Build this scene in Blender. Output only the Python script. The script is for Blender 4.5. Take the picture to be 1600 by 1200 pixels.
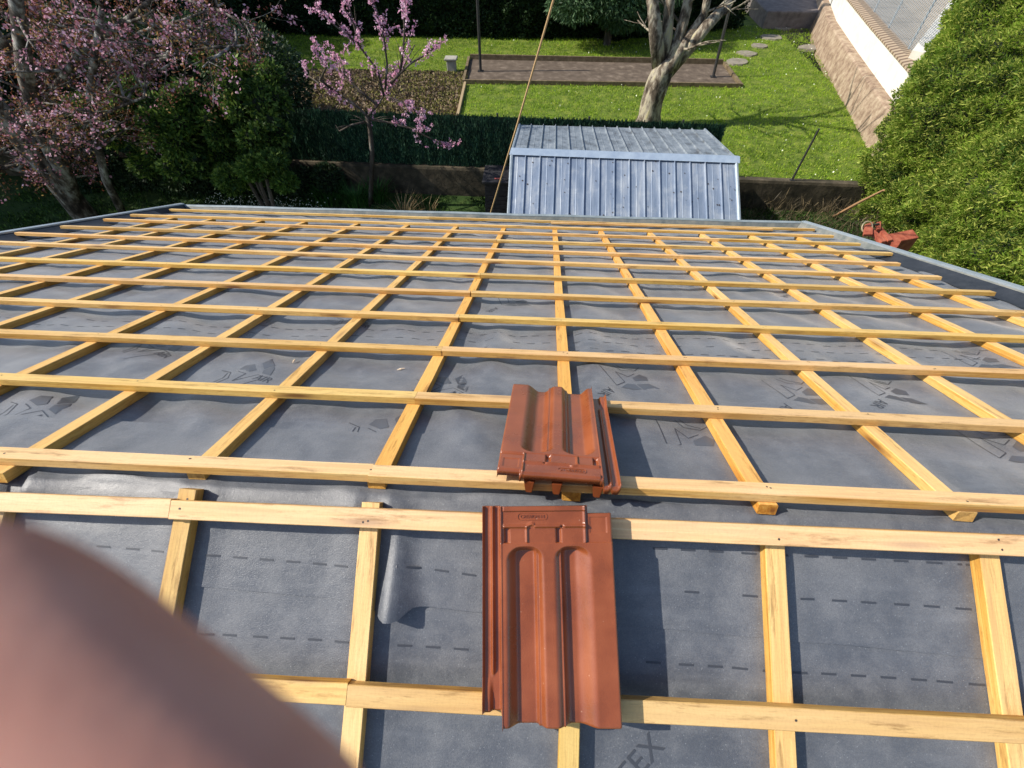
import bpy, bmesh, math, random
import numpy as np
from mathutils import Vector, Matrix, noise
R = math.radians
random.seed(7); rng = np.random.default_rng(7)
for o in list(bpy.data.objects): bpy.data.objects.remove(o)
SC = bpy.context.scene; COL = SC.collection
# ---------------------------------------------------------------- camera
F = 722.99; CO = Vector((-0.0571, -0.4883, 1.0597))
CR = Vector((0.998428, 0.055989, -0.002413)); CU = Vector((-0.042011, 0.77627, 0.629)); CF = Vector((-0.037091, 0.62791, -0.777402))
cd = bpy.data.cameras.new('camera'); cam = bpy.data.objects.new('camera', cd); COL.objects.link(cam)
cd.sensor_width = 36; cd.lens = F / 1600 * 36; cd.clip_start = 0.005; cd.clip_end = 1000
cam.matrix_world = Matrix(((CR.x, CU.x, -CF.x, CO.x), (CR.y, CU.y, -CF.y, CO.y), (CR.z, CU.z, -CF.z, CO.z), (0, 0, 0, 1)))
cd.dof.use_dof = True; cd.dof.focus_distance = 2.6; cd.dof.aperture_fstop = 8.5
SC.camera = cam
# ---------------------------------------------------------------- light
SUN_EL = 41; SUN_AZ = 4            # light travels towards +x turned SUN_AZ degrees to +y
w = bpy.data.worlds.new('World'); SC.world = w; w.use_nodes = True
nt = w.node_tree; bg = nt.nodes['Background']; sky = nt.nodes.new('ShaderNodeTexSky')
sky.sky_type = 'NISHITA'; sky.sun_disc = False; sky.sun_elevation = R(SUN_EL); sky.sun_rotation = R(-90 - SUN_AZ)
nt.links.new(sky.outputs[0], bg.inputs[0]); bg.inputs[1].default_value = 0.13
sl = bpy.data.lights.new('sun', 'SUN'); sun = bpy.data.objects.new('sun', sl); COL.objects.link(sun)
sl.energy = 4.6; sl.angle = R(0.5); sl.color = (1, 0.93, 0.82)
Ld = Vector((math.cos(R(SUN_EL)) * math.cos(R(SUN_AZ)), math.cos(R(SUN_EL)) * math.sin(R(SUN_AZ)), -math.sin(R(SUN_EL))))
sun.rotation_euler = Ld.to_track_quat('-Z', 'Y').to_euler(); sun.location = (-5, -1, 5)
SC.view_settings.view_transform = 'Standard'; SC.view_settings.look = 'None'; SC.view_settings.exposure = 0.42
# ---------------------------------------------------------------- geometry helpers
THF = 0.4084; THN = 0.4884; ZL = -4.94; ZT = -4.29
def far(x, v, h=0.0): return Vector((x, v * math.cos(THF) + h * math.sin(THF), -v * math.sin(THF) + h * math.cos(THF)))
def near(x, v, h=0.0): return Vector((x, -v * math.cos(THN) - h * math.sin(THN), -v * math.sin(THN) + h * math.cos(THN)))
def ray(px, py): return CF + CR * ((px - 800) / F) - CU * ((py - 600) / F)
def G(px, py, z):                                   # where the sight line meets the level z
    d = ray(px, py); return CO + d * ((z - CO.z) / d.z)
def Y(px, py, y):                                   # where it meets the upright plane at depth y
    d = ray(px, py); return CO + d * ((y - CO.y) / d.y)
def pf(px, py, h=0.0):                              # roof coordinates (x, v) on the far slope
    n = Vector((0, math.sin(THF), math.cos(THF))); d = ray(px, py); P = CO + d * ((h - n.dot(CO)) / n.dot(d))
    return P.x, P.y * math.cos(THF) - P.z * math.sin(THF)
def pn(px, py, h=0.0):
    n = Vector((0, -math.sin(THN), math.cos(THN))); d = ray(px, py); P = CO + d * ((h - n.dot(CO)) / n.dot(d))
    return P.x, -P.y * math.cos(THN) - P.z * math.sin(THN)
def mesh_np(name, V, Fc, mat=None, parent=None, smooth=False):
    me = bpy.data.meshes.new(name); me.from_pydata([tuple(v) for v in V], [], [tuple(f) for f in Fc])
    me.update()
    if smooth: me.polygons.foreach_set('use_smooth', [True] * len(me.polygons))
    o = bpy.data.objects.new(name, me); COL.objects.link(o)
    if mat: me.materials.append(mat)
    if parent: o.parent = parent
    return o
def quads_np(name, V, n, mat, parent=None, k=4):    # V: (n*k,3) array, one k-gon each
    me = bpy.data.meshes.new(name); me.vertices.add(n * k); me.vertices.foreach_set('co', np.asarray(V, np.float32).ravel())
    me.loops.add(n * k); me.loops.foreach_set('vertex_index', np.arange(n * k, dtype=np.int32))
    me.polygons.add(n); me.polygons.foreach_set('loop_start', np.arange(0, n * k, k, dtype=np.int32))
    me.update(calc_edges=True); me.validate()
    me.materials.append(mat)
    o = bpy.data.objects.new(name, me); COL.objects.link(o)
    if parent: o.parent = parent
    return o
def obj(name, bm, mat=None, parent=None, smooth=False):
    me = bpy.data.meshes.new(name); bm.to_mesh(me); bm.free()
    if smooth: me.polygons.foreach_set('use_smooth', [True] * len(me.polygons))
    for m in (mat if isinstance(mat, (list, tuple)) else [mat]):
        if m: me.materials.append(m)
    o = bpy.data.objects.new(name, me); COL.objects.link(o)
    if parent: o.parent = parent
    return o
def box(bm, lo, hi, M=None, mi=0):
    vs = [Vector((x, y, z)) for x in (lo[0], hi[0]) for y in (lo[1], hi[1]) for z in (lo[2], hi[2])]
    if M is not None: vs = [M @ v for v in vs]
    b = [bm.verts.new(v) for v in vs]
    for f in ((0, 1, 3, 2), (4, 6, 7, 5), (0, 4, 5, 1), (2, 3, 7, 6), (0, 2, 6, 4), (1, 5, 7, 3)):
        fc = bm.faces.new([b[i] for i in f]); fc.material_index = mi
    return b
def tube(bm, pts, rad, seg=8, rough=0.0, mi=0):
    pts = [Vector(p) for p in pts]; rings = []
    for i, p in enumerate(pts):
        d = (pts[min(i + 1, len(pts) - 1)] - pts[max(i - 1, 0)]).normalized()
        a = d.orthogonal().normalized() if i == 0 else (rings_a - d * rings_a.dot(d)).normalized()
        rings_a = a; b = d.cross(a)
        r = rad[i] if isinstance(rad, (list, tuple)) else rad
        ring = []
        for k in range(seg):
            t = 2 * math.pi * k / seg
            rr = r * (1 + rough * noise.noise(Vector((p.x * 3 + math.cos(t) * 1.5, p.y * 3 + math.sin(t) * 1.5, p.z * 3))))
            ring.append(bm.verts.new(p + (a * math.cos(t) + b * math.sin(t)) * rr))
        rings.append(ring)
    for i in range(len(rings) - 1):
        for k in range(seg):
            f = bm.faces.new((rings[i][k], rings[i][(k + 1) % seg], rings[i + 1][(k + 1) % seg], rings[i + 1][k])); f.material_index = mi
    for ring, s in ((rings[0], -1), (rings[-1], 1)):
        f = bm.faces.new(ring if s > 0 else ring[::-1]); f.material_index = mi
def tag(o, label=None, cat=None, group=None, kind=None):
    if label: o['label'] = label
    if cat: o['category'] = cat
    if group: o['group'] = group
    if kind: o['kind'] = kind
    return o
def empty(name, loc, label, cat, group=None):
    o = bpy.data.objects.new(name, None); COL.objects.link(o); o.location = loc; o.empty_display_size = 0.1
    o.matrix_world = Matrix.Translation(loc); tag(o, label, cat, group); return o
def part(o, root):                                   # parent a part whose mesh is in world coordinates
    o.parent = root; o.matrix_parent_inverse = root.matrix_basis.inverted(); return o
# ---------------------------------------------------------------- materials
def mat(name, col, rough=0.6, spec=0.5):
    m = bpy.data.materials.new(name); m.use_nodes = True; b = m.node_tree.nodes['Principled BSDF']
    b.inputs['Base Color'].default_value = (*col, 1); b.inputs['Roughness'].default_value = rough
    b.inputs['Specular IOR Level'].default_value = spec; return m
class N:
    def __init__(s, m): s.m = m; s.t = m.node_tree; s.b = s.t.nodes['Principled BSDF']
    def new(s, ty, **k):
        n = s.t.nodes.new('ShaderNode' + ty)
        for a, v in k.items(): setattr(n, a, v)
        return n
    def l(s, a, b): s.t.links.new(a, b)
    def coord(s, scale=(1, 1, 1), kind='Object', rot=(0, 0, 0)):
        t = s.new('TexCoord'); mp = s.new('Mapping'); mp.inputs['Scale'].default_value = scale; mp.inputs['Rotation'].default_value = rot
        s.l(t.outputs[kind], mp.inputs[0]); return mp.outputs[0]
    def noise(s, vec, scale, detail=4, rough=0.55, dist=0):
        n = s.new('TexNoise'); n.inputs['Scale'].default_value = scale; n.inputs['Detail'].default_value = detail
        n.inputs['Roughness'].default_value = rough; n.inputs['Distortion'].default_value = dist
        if vec: s.l(vec, n.inputs['Vector'])
        return n.outputs['Fac']
    def ramp(s, fac, stops, interp='LINEAR'):
        r = s.new('ValToRGB'); e = r.color_ramp.elements; r.color_ramp.interpolation = interp
        while len(e) < len(stops): e.new(0.5)
        for i, (p, c) in enumerate(stops):
            e[i].position = p; e[i].color = (*c, 1) if len(c) == 3 else c
        s.l(fac, r.inputs[0]); return r.outputs[0]
    def mix(s, fac, a, b, mode='MIX'):
        n = s.new('Mix', data_type='RGBA', blend_type=mode)
        for i, v in ((0, fac), (6, a), (7, b)):
            if isinstance(v, (int, float)): n.inputs[i].default_value = v
            elif isinstance(v, tuple): n.inputs[i].default_value = (*v, 1)
            else: s.l(v, n.inputs[i])
        return n.outputs[2]
    def base(s, v): s.l(v, s.b.inputs['Base Color'])
    def bump(s, h, strength=0.3, dist=0.01):
        n = s.new('Bump'); n.inputs['Strength'].default_value = strength; n.inputs['Distance'].default_value = dist
        s.l(h, n.inputs['Height']); s.l(n.outputs[0], s.b.inputs['Normal'])
def g3(v): return (v, v, v)
def make_wood():
    m = mat('pine', (0.6, 0.4, 0.18), 0.65, 0.3); n = N(m)
    oi = n.new('ObjectInfo'); add = n.new('VectorMath', operation='ADD'); sc = n.new('VectorMath', operation='SCALE')
    cb = n.new('CombineXYZ'); n.l(oi.outputs['Random'], cb.inputs[0]); n.l(oi.outputs['Random'], cb.inputs[1]); n.l(cb.outputs[0], sc.inputs[0]); sc.inputs['Scale'].default_value = 37
    tc = n.new('TexCoord'); n.l(tc.outputs['Object'], add.inputs[0]); n.l(sc.outputs[0], add.inputs[1])
    def mp(s):
        q = n.new('Mapping'); q.inputs['Scale'].default_value = s; n.l(add.outputs[0], q.inputs[0]); return q.outputs[0]
    grain = n.noise(mp((2.2, 90, 90)), 1, 5, 0.6, 0.6)
    fine = n.noise(mp((30, 260, 260)), 1, 3, 0.6)
    blotch = n.noise(mp((1.7, 9, 9)), 1, 3)
    c = n.ramp(grain, [(0.3, (0.42, 0.19, 0.035)), (0.5, (0.61, 0.36, 0.09)), (0.68, (0.73, 0.51, 0.18))])
    c = n.mix(n.ramp(blotch, [(0.4, g3(0)), (0.62, g3(0.6))]), c, (0.8, 0.58, 0.27))
    c = n.mix(n.ramp(fine, [(0.3, g3(0.6)), (0.46, g3(0))]), c, (0.34, 0.17, 0.05))
    vo = n.new('TexVoronoi'); vo.inputs['Scale'].default_value = 1; n.l(mp((2.4, 16, 16)), vo.inputs['Vector'])
    k = n.ramp(vo.outputs['Distance'], [(0.07, g3(1)), (0.13, g3(0.5)), (0.22, g3(0))])
    c = n.mix(k, c, (0.2, 0.09, 0.03))
    sx = n.new('SeparateXYZ'); n.l(tc.outputs['Normal'], sx.inputs[0])  # top faces painted paler and sides darker, imitating how sunlight falls
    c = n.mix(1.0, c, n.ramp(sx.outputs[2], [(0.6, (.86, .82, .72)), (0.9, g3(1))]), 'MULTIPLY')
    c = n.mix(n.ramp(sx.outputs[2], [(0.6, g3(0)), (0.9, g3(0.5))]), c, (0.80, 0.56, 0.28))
    di = n.noise(mp((5, 40, 40)), 1, 6, 0.75); c = n.mix(n.ramp(di, [(0.33, g3(0.7)), (0.45, g3(0))]), c, (0.26, 0.14, 0.05))
    sw = n.new('TexWave', wave_type='BANDS', bands_direction='X'); sw.inputs['Scale'].default_value = 31; sw.inputs['Distortion'].default_value = 14; n.l(tc.outputs['Object'], sw.inputs['Vector'])
    c = n.mix(n.ramp(sw.outputs['Color'], [(0.0, g3(0.05)), (0.4, g3(0))]), c, (0.25, 0.13, 0.04))
    c = n.mix(1.0, c, oi.outputs['Color'], 'MULTIPLY')
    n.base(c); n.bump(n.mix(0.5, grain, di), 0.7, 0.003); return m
def make_membrane(name='underlay', tint=(1, 1, 1)):
    m = mat(name, (0.08, 0.09, 0.12), 0.5, 0.7); n = N(m)
    big = n.noise(n.coord(), 2.3, 5, 0.6); med = n.noise(n.coord(), 14, 5, 0.65); fine = n.noise(n.coord(), 420, 2, 0.7)
    c = n.ramp(big, [(0.32, (0.070, 0.077, 0.092)), (0.5, (0.100, 0.108, 0.124)), (0.68, (0.175, 0.18, 0.19))])
    c = n.mix(n.ramp(med, [(0.42, g3(0)), (0.68, g3(0.55))]), c, (0.2, 0.205, 0.215))
    vo = n.new('TexVoronoi'); vo.inputs['Scale'].default_value = 95; n.l(n.coord(), vo.inputs['Vector'])
    c = n.mix(n.ramp(fine, [(0.38, g3(0.5)), (0.6, g3(0))]), c, (0.05, 0.058, 0.078))
    f2 = n.noise(n.coord(), 190, 3, 0.8); c = n.mix(n.ramp(f2, [(0.52, g3(0)), (0.74, g3(0.3))]), c, (0.24, 0.25, 0.265))
    st = n.noise(n.coord((3, 30, 30)), 1, 3); c = n.mix(n.ramp(st, [(0.55, g3(0)), (0.8, g3(0.35))]), c, (0.2, 0.21, 0.23))
    c = n.mix(n.ramp(vo.outputs['Distance'], [(0.07, g3(0.5)), (0.13, g3(0))]), c, (0.32, 0.34, 0.36))
    n.base(c)
    n.l(n.ramp(med, [(0.3, g3(0.38)), (0.7, g3(0.55))]), n.b.inputs['Roughness'])
    n.b.inputs['Sheen Weight'].default_value = 0.4; n.b.inputs['Sheen Roughness'].default_value = 0.4
    n.bump(n.mix(0.5, fine, n.noise(n.coord(), 45, 3)), 0.6, 0.003); return m
def make_clay():
    m = mat('clay', (0.32, 0.1, 0.05), 0.38, 0.5); n = N(m)
    a = n.noise(n.coord(), 9, 4); f = n.noise(n.coord(), 300, 2)
    c = n.ramp(a, [(0.3, (0.175, 0.043, 0.013)), (0.5, (0.24, 0.060, 0.018)), (0.7, (0.295, 0.080, 0.026))])
    vo = n.new('TexVoronoi'); vo.inputs['Scale'].default_value = 38; n.l(n.coord(), vo.inputs['Vector'])
    c = n.mix(n.ramp(vo.outputs['Distance'], [(0.03, g3(0.6)), (0.06, g3(0))]), c, (0.55, 0.3, 0.2))
    n.base(c); n.l(n.ramp(a, [(0.3, g3(0.22)), (0.7, g3(0.36))]), n.b.inputs['Roughness']); n.b.inputs['Coat Weight'].default_value = 0.25; n.b.inputs['Coat Roughness'].default_value = 0.3; n.bump(f, 0.3, 0.0012); return m
def make_foliage(name, dark, mid, light, scale=1.6, trans=0.25):
    m = mat(name, mid, 0.6, 0.3); n = N(m); g = n.new('NewGeometry')
    a = n.noise(n.coord(), scale, 3); r = g.outputs['Random Per Island']
    c = n.mix(n.ramp(a, [(0.35, g3(0)), (0.65, g3(1))]), dark, mid)
    c = n.mix(n.ramp(r, [(0.45, g3(0)), (1.0, g3(1))]), c, light)
    n.base(c); tr = n.new('BsdfTranslucent'); mx = n.new('MixShader'); mx.inputs[0].default_value = trans
    n.l(c, tr.inputs[0]); out = n.t.nodes['Material Output']
    n.l(n.b.outputs[0], mx.inputs[1]); n.l(tr.outputs[0], mx.inputs[2]); n.l(mx.outputs[0], out.inputs['Surface']); return m
def make_noise(name, stops, scale=5, rough=0.8, bump=0.3, bd=0.01, stretch=(1, 1, 1), detail=6, spec=0.3):
    m = mat(name, stops[0][1], rough, spec); n = N(m); a = n.noise(n.coord(stretch), scale, detail, 0.65)
    n.base(n.ramp(a, stops)); n.bump(a, bump, bd); return m
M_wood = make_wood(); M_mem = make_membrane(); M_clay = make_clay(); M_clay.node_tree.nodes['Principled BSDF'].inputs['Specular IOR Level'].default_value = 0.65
M_print = mat('membrane_print', (0.045, 0.05, 0.062), 0.5, .6); M_print2 = mat('membrane_print_pale', (0.078, 0.085, 0.1), 0.45, .7)
M_zinc = make_noise('zinc', [(0.3, (0.28, 0.34, 0.39)), (0.7, (0.42, 0.48, 0.53))], 7, 0.42, 0.05)
N(M_zinc).b.inputs['Metallic'].default_value = 0.35
M_zincd = make_noise('old_zinc', [(0.3, (0.10, 0.12, 0.12)), (0.5, (0.17, 0.18, 0.17)), (0.75, (0.27, 0.26, 0.22))], 9, 0.55, 0.1)
M_black = make_noise('black_felt', [(0.3, (0.018, 0.022, 0.03)), (0.7, (0.04, 0.045, 0.055))], 12, 0.6, 0.2)
M_nail = mat('nail', (0.05, 0.04, 0.035), 0.5)
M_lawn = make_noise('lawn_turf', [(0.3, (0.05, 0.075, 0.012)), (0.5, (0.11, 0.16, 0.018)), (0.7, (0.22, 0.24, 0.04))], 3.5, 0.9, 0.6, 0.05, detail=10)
M_grass = make_foliage('grass_blades', (0.10, 0.20, 0.014), (0.26, 0.43, 0.024), (0.50, 0.64, 0.07), 0.8, 0.45)
M_soil = make_noise('soil', [(0.3, (0.055, 0.038, 0.022)), (0.5, (0.11, 0.078, 0.045)), (0.72, (0.2, 0.15, 0.09))], 6, 0.95, 1.0, 0.06, detail=12)
M_sand = make_noise('court_sand', [(0.3, (0.07, 0.052, 0.038)), (0.55, (0.13, 0.1, 0.075)), (0.75, (0.26, 0.21, 0.16))], 4, 0.95, 0.3, 0.02, detail=12)
M_conc = make_noise('concrete', [(0.3, (0.16, 0.14, 0.115)), (0.6, (0.28, 0.25, 0.2)), (0.8, (0.38, 0.34, 0.27))], 6, 0.9, 0.4, 0.02, detail=10)
M_stone = make_noise('wall_stone', [(0.3, (0.15, 0.10, 0.07)), (0.45, (0.28, 0.20, 0.14)), (0.6, (0.40, 0.31, 0.22)), (0.75, (0.5, 0.42, 0.32))], 5, 0.9, 0.7, 0.05, detail=12)
M_white = make_noise('white_render', [(0.3, (0.66, 0.62, 0.53)), (0.6, (0.8, 0.77, 0.68))], 3, 0.8, 0.1)
M_bark = make_noise('bark', [(0.36, (0.03, 0.022, 0.016)), (0.47, (0.14, 0.11, 0.08)), (0.56, (0.36, 0.32, 0.25)), (0.7, (0.45, 0.40, 0.2))], 7, 0.9, 1.0, 0.06, (1, 1, 0.35), 10)
M_barkd = make_noise('dark_bark', [(0.3, (0.03, 0.022, 0.018)), (0.55, (0.1, 0.08, 0.065)), (0.72, (0.25, 0.24, 0.21)), (0.85, (0.3, 0.28, 0.06))], 5, 0.9, 1.0, 0.05, (1, 1, 0.4), 10)
M_twig = mat('twig', (0.13, 0.09, 0.06), 0.8)
M_pink = make_foliage('pink_blossom', (0.66, 0.30, 0.46), (0.82, 0.46, 0.62), (0.9, 0.7, 0.8), 3, 0.4)
M_plum = make_foliage('plum_blossom', (0.26, 0.09, 0.12), (0.5, 0.24, 0.32), (0.85, 0.58, 0.72), 2.6, 0.4)
M_plumleaf = make_foliage('plum_leaf', (0.15, 0.035, 0.03), (0.22, 0.10, 0.045), (0.36, 0.26, 0.09), 1.1, 0.4)
M_thuja = make_foliage('thuja', (0.05, 0.12, 0.016), (0.25, 0.38, 0.04), (0.58, 0.62, 0.14), 2.2, 0.4)
M_hedge = make_foliage('dark_hedge', (0.012, 0.028, 0.010), (0.025, 0.055, 0.018), (0.05, 0.09, 0.03), 1.2, 0.15)
M_bush = make_foliage('bush', (0.015, 0.04, 0.010), (0.035, 0.085, 0.015), (0.10, 0.19, 0.03), 1.6, 0.25)
M_cedar = make_foliage('cedar', (0.02, 0.05, 0.018), (0.05, 0.11, 0.035), (0.11, 0.2, 0.09), 1.6, 0.15)
M_core = mat('foliage_shade', (0.012, 0.02, 0.008), 0.95)  # near-black fill for solid cores that stand in for shade inside foliage
M_screen = make_foliage('screen_green', (0.004, 0.022, 0.014), (0.016, 0.07, 0.042), (0.10, 0.20, 0.10), 5, 0.1)
M_dark = mat('dark_metal', (0.03, 0.03, 0.03), 0.5); M_plastic = make_noise('black_plastic', [(0.3, (0.02, 0.02, 0.024)), (0.7, (0.045, 0.045, 0.05))], 8, 0.5, 0.1)
M_rope = mat('rope', (0.5, 0.33, 0.16), 0.8)
M_house = make_noise('house_render', [(0.3, (0.5, 0.46, 0.38)), (0.6, (0.6, 0.56, 0.47))], 3, 0.85, 0.1)
# ================================================================ SETTING
def sheet(name, x0, x1, y0, y1, z, m, kind='structure'):
    o = mesh_np(name, [(x0, y0, z), (x1, y0, z), (x1, y1, z), (x0, y1, z)], [(0, 1, 2, 3)], m); o['kind'] = kind; return o
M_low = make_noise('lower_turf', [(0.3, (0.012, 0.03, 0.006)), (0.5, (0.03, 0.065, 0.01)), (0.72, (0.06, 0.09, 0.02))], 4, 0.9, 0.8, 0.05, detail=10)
wy = lambda x: 10.38 - .034 * (x + 3.9)      # front face of the low retaining wall
xw = np.concatenate([[-150, -40], np.linspace(-14, 8.6, 12), [9.0]])
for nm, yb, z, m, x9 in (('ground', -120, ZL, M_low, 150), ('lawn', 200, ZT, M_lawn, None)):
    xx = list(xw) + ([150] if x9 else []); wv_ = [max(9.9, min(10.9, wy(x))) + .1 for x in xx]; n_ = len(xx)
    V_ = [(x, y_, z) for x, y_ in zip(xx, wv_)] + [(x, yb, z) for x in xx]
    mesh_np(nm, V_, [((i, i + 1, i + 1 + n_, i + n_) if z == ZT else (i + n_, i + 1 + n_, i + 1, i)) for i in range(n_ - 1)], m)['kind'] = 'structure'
# -- the two slopes -------------------------------------------------------------------------
HC = 0.06                        # height of the verge cap over the deck
_l = [pf(275, 320, HC), pf(0, 364, HC)]; _r = [pf(1262, 348, HC), pf(1600, 452, HC)]
def _ln(q, v): return q[0][0] + (q[1][0] - q[0][0]) * (v - q[0][1]) / (q[1][1] - q[0][1])
_g = [pf(275, 319, .05), pf(1262, 346.5, .05)]
GS = (_g[1][1] - _g[0][1]) / (_g[1][0] - _g[0][0]); GA = _g[0][1] - GS * _g[0][0]      # gutter bead line v = GA + GS x
VE = GA - .02
XL0, XL1, XR0, XR1 = _ln(_l, 0), _ln(_l, VE), _ln(_r, 0), _ln(_r, VE)
def verge_x(side, v):
    t = v / VE; return (XL0 + (XL1 - XL0) * t) if side < 0 else (XR0 + (XR1 - XR0) * t)
hline = {0: (697, 752, 771), 1: (582, 637.5, 655), 2: (513.4, 565, 577.5), 3: (464, 514, 524), 4: (427.5, 475.6, 484.4)}
# upper (downslope) edge of every horizontal batten as two photo points -> roof line v = a + b x
HT = {0: ((0, 697), (1600, 771)), 1: ((0, 582), (1600, 655)), 2: ((0, 513.4), (1600, 577.5)), 3: ((0, 464), (1600, 524)), 4: ((0, 427.5), (1600, 484.4)),
      5: ((0, 400.6), (1530, 453)), 6: ((0, 376), (1440, 429)), 7: ((60, 363), (1390, 409)), 8: ((140, 353), (1370, 393)), 9: ((200, 342), (1320, 378.5)),
      10: ((240, 335), (1290, 366.5)), 11: ((270, 326), (1262, 356.5))}
HV = 0.030; HH = 0.0235; W = 0.0445
def line_far(p, q, h): 
    a = pf(*p, h); b = pf(*q, h); s = (b[1] - a[1]) / (b[0] - a[0]); return a[1] - s * a[0], s
HL = {}
for k, (p, q) in HT.items():
    a, s = line_far(p, q, HV + HH if k < 11 else HH + 0.012)
    HL[k] = (a - W / 2, s)
VT = {-8: [], -7: [(322, 344)], -6: [(402, 346)], -5: [(468, 349)], -4: [(551, 352), (206, 506)], -3: [(630, 355), (259, 578)], -2: [(709, 357), (456, 598), (331, 708)],
      -1: [(785, 360), (616, 692)], 0: [(867, 363), (883, 601)], 1: [(942, 366), (1075, 586), (1175, 745)], 2: [(1021, 368), (1208, 532), (1369, 673)],
      3: [(1106, 371), (1322, 500), (1400, 550)], 4: [(1184, 372), (1472, 500)], 5: [(1265, 376)]}
VL = {}
for i, pts in VT.items():
    q = [pf(x, y, HV) for x, y in pts]
    x0 = 0.0569 + i * 0.4709
    if len(q) >= 2:
        b = (q[-1][0] - q[0][0]) / (q[-1][1] - q[0][1]); VL[i] = (q[0][0] - b * q[0][1], b)
    elif q: VL[i] = (q[0][0] - 0.005 * q[0][1], 0.005)
    else: VL[i] = (x0, 0.0)
NVL = {}
for i, ((a, b), (c, d)) in {-2: ((294, 763), (259, 952)), -1: ((579, 787), (546, 1162)), 0: ((880, 1100), (880, 1195)), 1: ((1212, 850), (1225, 1100)), 2: ((1546, 864), (1583, 1120))}.items():
    p = pn(a, b, HV); q = pn(c, d, HV); s = (q[0] - p[0]) / (q[1] - p[1]); NVL[i] = (p[0] - s * p[1], s)
NVL[0] = ((NVL[-1][0] + NVL[1][0]) / 2 + 0.012, 0.0); NVL[-3] = (NVL[-2][0] - 0.47, 0.0); NVL[3] = (NVL[2][0] + 0.47, 0.0); NVL[-4] = (NVL[-2][0] - 0.94, 0.0)
def vdist(x, v, L):
    return min(abs(x - (a + b * v)) for a, b in L.values())
def bumpg(x, v, cx, cv, sx, sv, A, slant=0.0):
    return A * math.exp(-(((x - cx - slant * (v - cv)) / sx) ** 2) - ((v - cv) / sv) ** 2)
B1 = pf(775, 540); B2 = pf(917, 545); B3 = pf(720, 640); B4 = pf(940, 640)
def hfar(x, v):
    d = vdist(x, v, VL); a = min(1, max(0, (d - 0.024) / 0.10)); a = a * a * (3 - 2 * a)
    n = noise.noise(Vector((x * 1.9, v * 0.9, 3.1))) * 0.016 + noise.noise(Vector((x * 5 + v * 3.0, v * 2.2 - x, 8.0))) * 0.017 + noise.noise(Vector((x * 11 - v * 4, v * 5, 18.0))) * 0.005
    if x < -0.6: n += noise.noise(Vector((x * 3.2 + v * 5.5, v * 1.2, 20.0))) * 0.034 * max(0.25, 1 - v / 3.2) * min(1, (-.6 - x) * 2.5)
    h = a * (n * 1.1 - 0.002)
    h += a * (bumpg(x, v, B1[0], B1[1], .055, .30, .030) + bumpg(x, v, B2[0] + .01, B2[1], .05, .30, .028) + bumpg(x, v, B3[0], B3[1], .05, .2, .02, -.4) + bumpg(x, v, B4[0], B4[1], .05, .2, .016, .2))
    return 0.027 * math.tanh(h / 0.027)
FL = pn(612, 950)
def hnear(x, v):
    d = vdist(x, v, NVL); a = min(1, max(0, (d - 0.024) / 0.10)); a = a * a * (3 - 2 * a)
    n = noise.noise(Vector((x * 2.1, v * 2.5, 13.1))) * 0.009 + noise.noise(Vector((x * 6, v * 4, 28.0))) * 0.004 - .007
    return max(-0.03, min(0.026, a * n))
def hstrip(x, v):        # v<0: over on the far slope
    if v >= 0:
        h = hnear(x, v) + 0.003
        t = max(0, min(1, v / FL[1])); dx = x - FL[0]
        h += 0.046 * t ** 1.5 * math.exp(-(dx / ((0.024 if dx < 0 else 0.055) * (.35 + .65 * t))) ** 2) if abs(dx) < .2 else 0
        e = max(0, 1 - abs(v - 0.03) / 0.09)
        h += e * 0.018 * noise.noise(Vector((x * 3.3, v * 6, 41.0))) * (2.4 if x < -0.9 else 1.1)
        d = vdist(x, v, NVL)
        lim = 0.0265 if d > 0.03 else 0.001
        if abs(dx) < .11 and v > .1: lim = 0.05
        return max(-0.004, min(lim, h))
    h = hfar(x, -v) + 0.003 + 0.015 * max(0, 1 + v / 0.1) * noise.noise(Vector((x * 3.3, v * 6, 41.0)))
    d = vdist(x, -v, VL)
    return max(-0.004, min(0.027 if d > 0.03 else 0.001, h))
def field(name, xs, vs, P, m, parent):
    V = []; nx = len(xs)
    for v in vs:
        for x in xs: V.append(P(x, v))
    Fc = [(j * nx + i, j * nx + i + 1, (j + 1) * nx + i + 1, (j + 1) * nx + i) for j in range(len(vs) - 1) for i in range(nx - 1)]
    return part(mesh_np(name, V, Fc, m, None, True), parent)
house = empty('house', (-0.65, 0.8, ZL), 'house whose low pitched roof is being re-covered, dark underlay stretched over both slopes', 'house')
bm = bmesh.new()      # walls and roof deck
a = far(XL0 + .1, VE - .25, -.06); b = near(XR1 - .1, 3.0, -.06)
prof = [(a.y, ZL), (a.y, a.z - .02), (0, -.09), (b.y, b.z - .02), (b.y, ZL)]
for xx in (XL0 + .12, XR0 - .05): pass
v1 = [bm.verts.new((XL0 + .12, y, z)) for y, z in prof]; v2 = [bm.verts.new((XR0 - .05, y, z)) for y, z in prof]
bm.faces.new(v1); bm.faces.new(v2[::-1])
for i in range(5): bm.faces.new((v1[i], v1[(i + 1) % 5], v2[(i + 1) % 5], v2[i]))
part(obj('wall', bm, M_house), house)
def deckx(t, v): return XL0 + .02 + t * (XR0 - XL0)
xs = np.linspace(0, 1, 270)
def Pfar(t, v):
    x = verge_x(-1, v) + .03 + t * (verge_x(1, v) - verge_x(-1, v) - .06); return far(x, v, hfar(x, v))
mem = field('far_underlay', xs, np.linspace(0.02, VE - .10, 200), Pfar, M_mem, house); mem['label'] = 'crumpled dark grey underlay on the far slope'
def Pnear(t, v):
    x = -3.0 + t * 5.6; return near(x, v, hnear(x, v))
mem_n = field('near_underlay', np.linspace(0, 1, 230), np.linspace(0.02, 3.0, 140), Pnear, M_mem, house)
lapv = pn(1200, 1002)[1]; lapl = pn(450, 922)[1]
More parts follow.
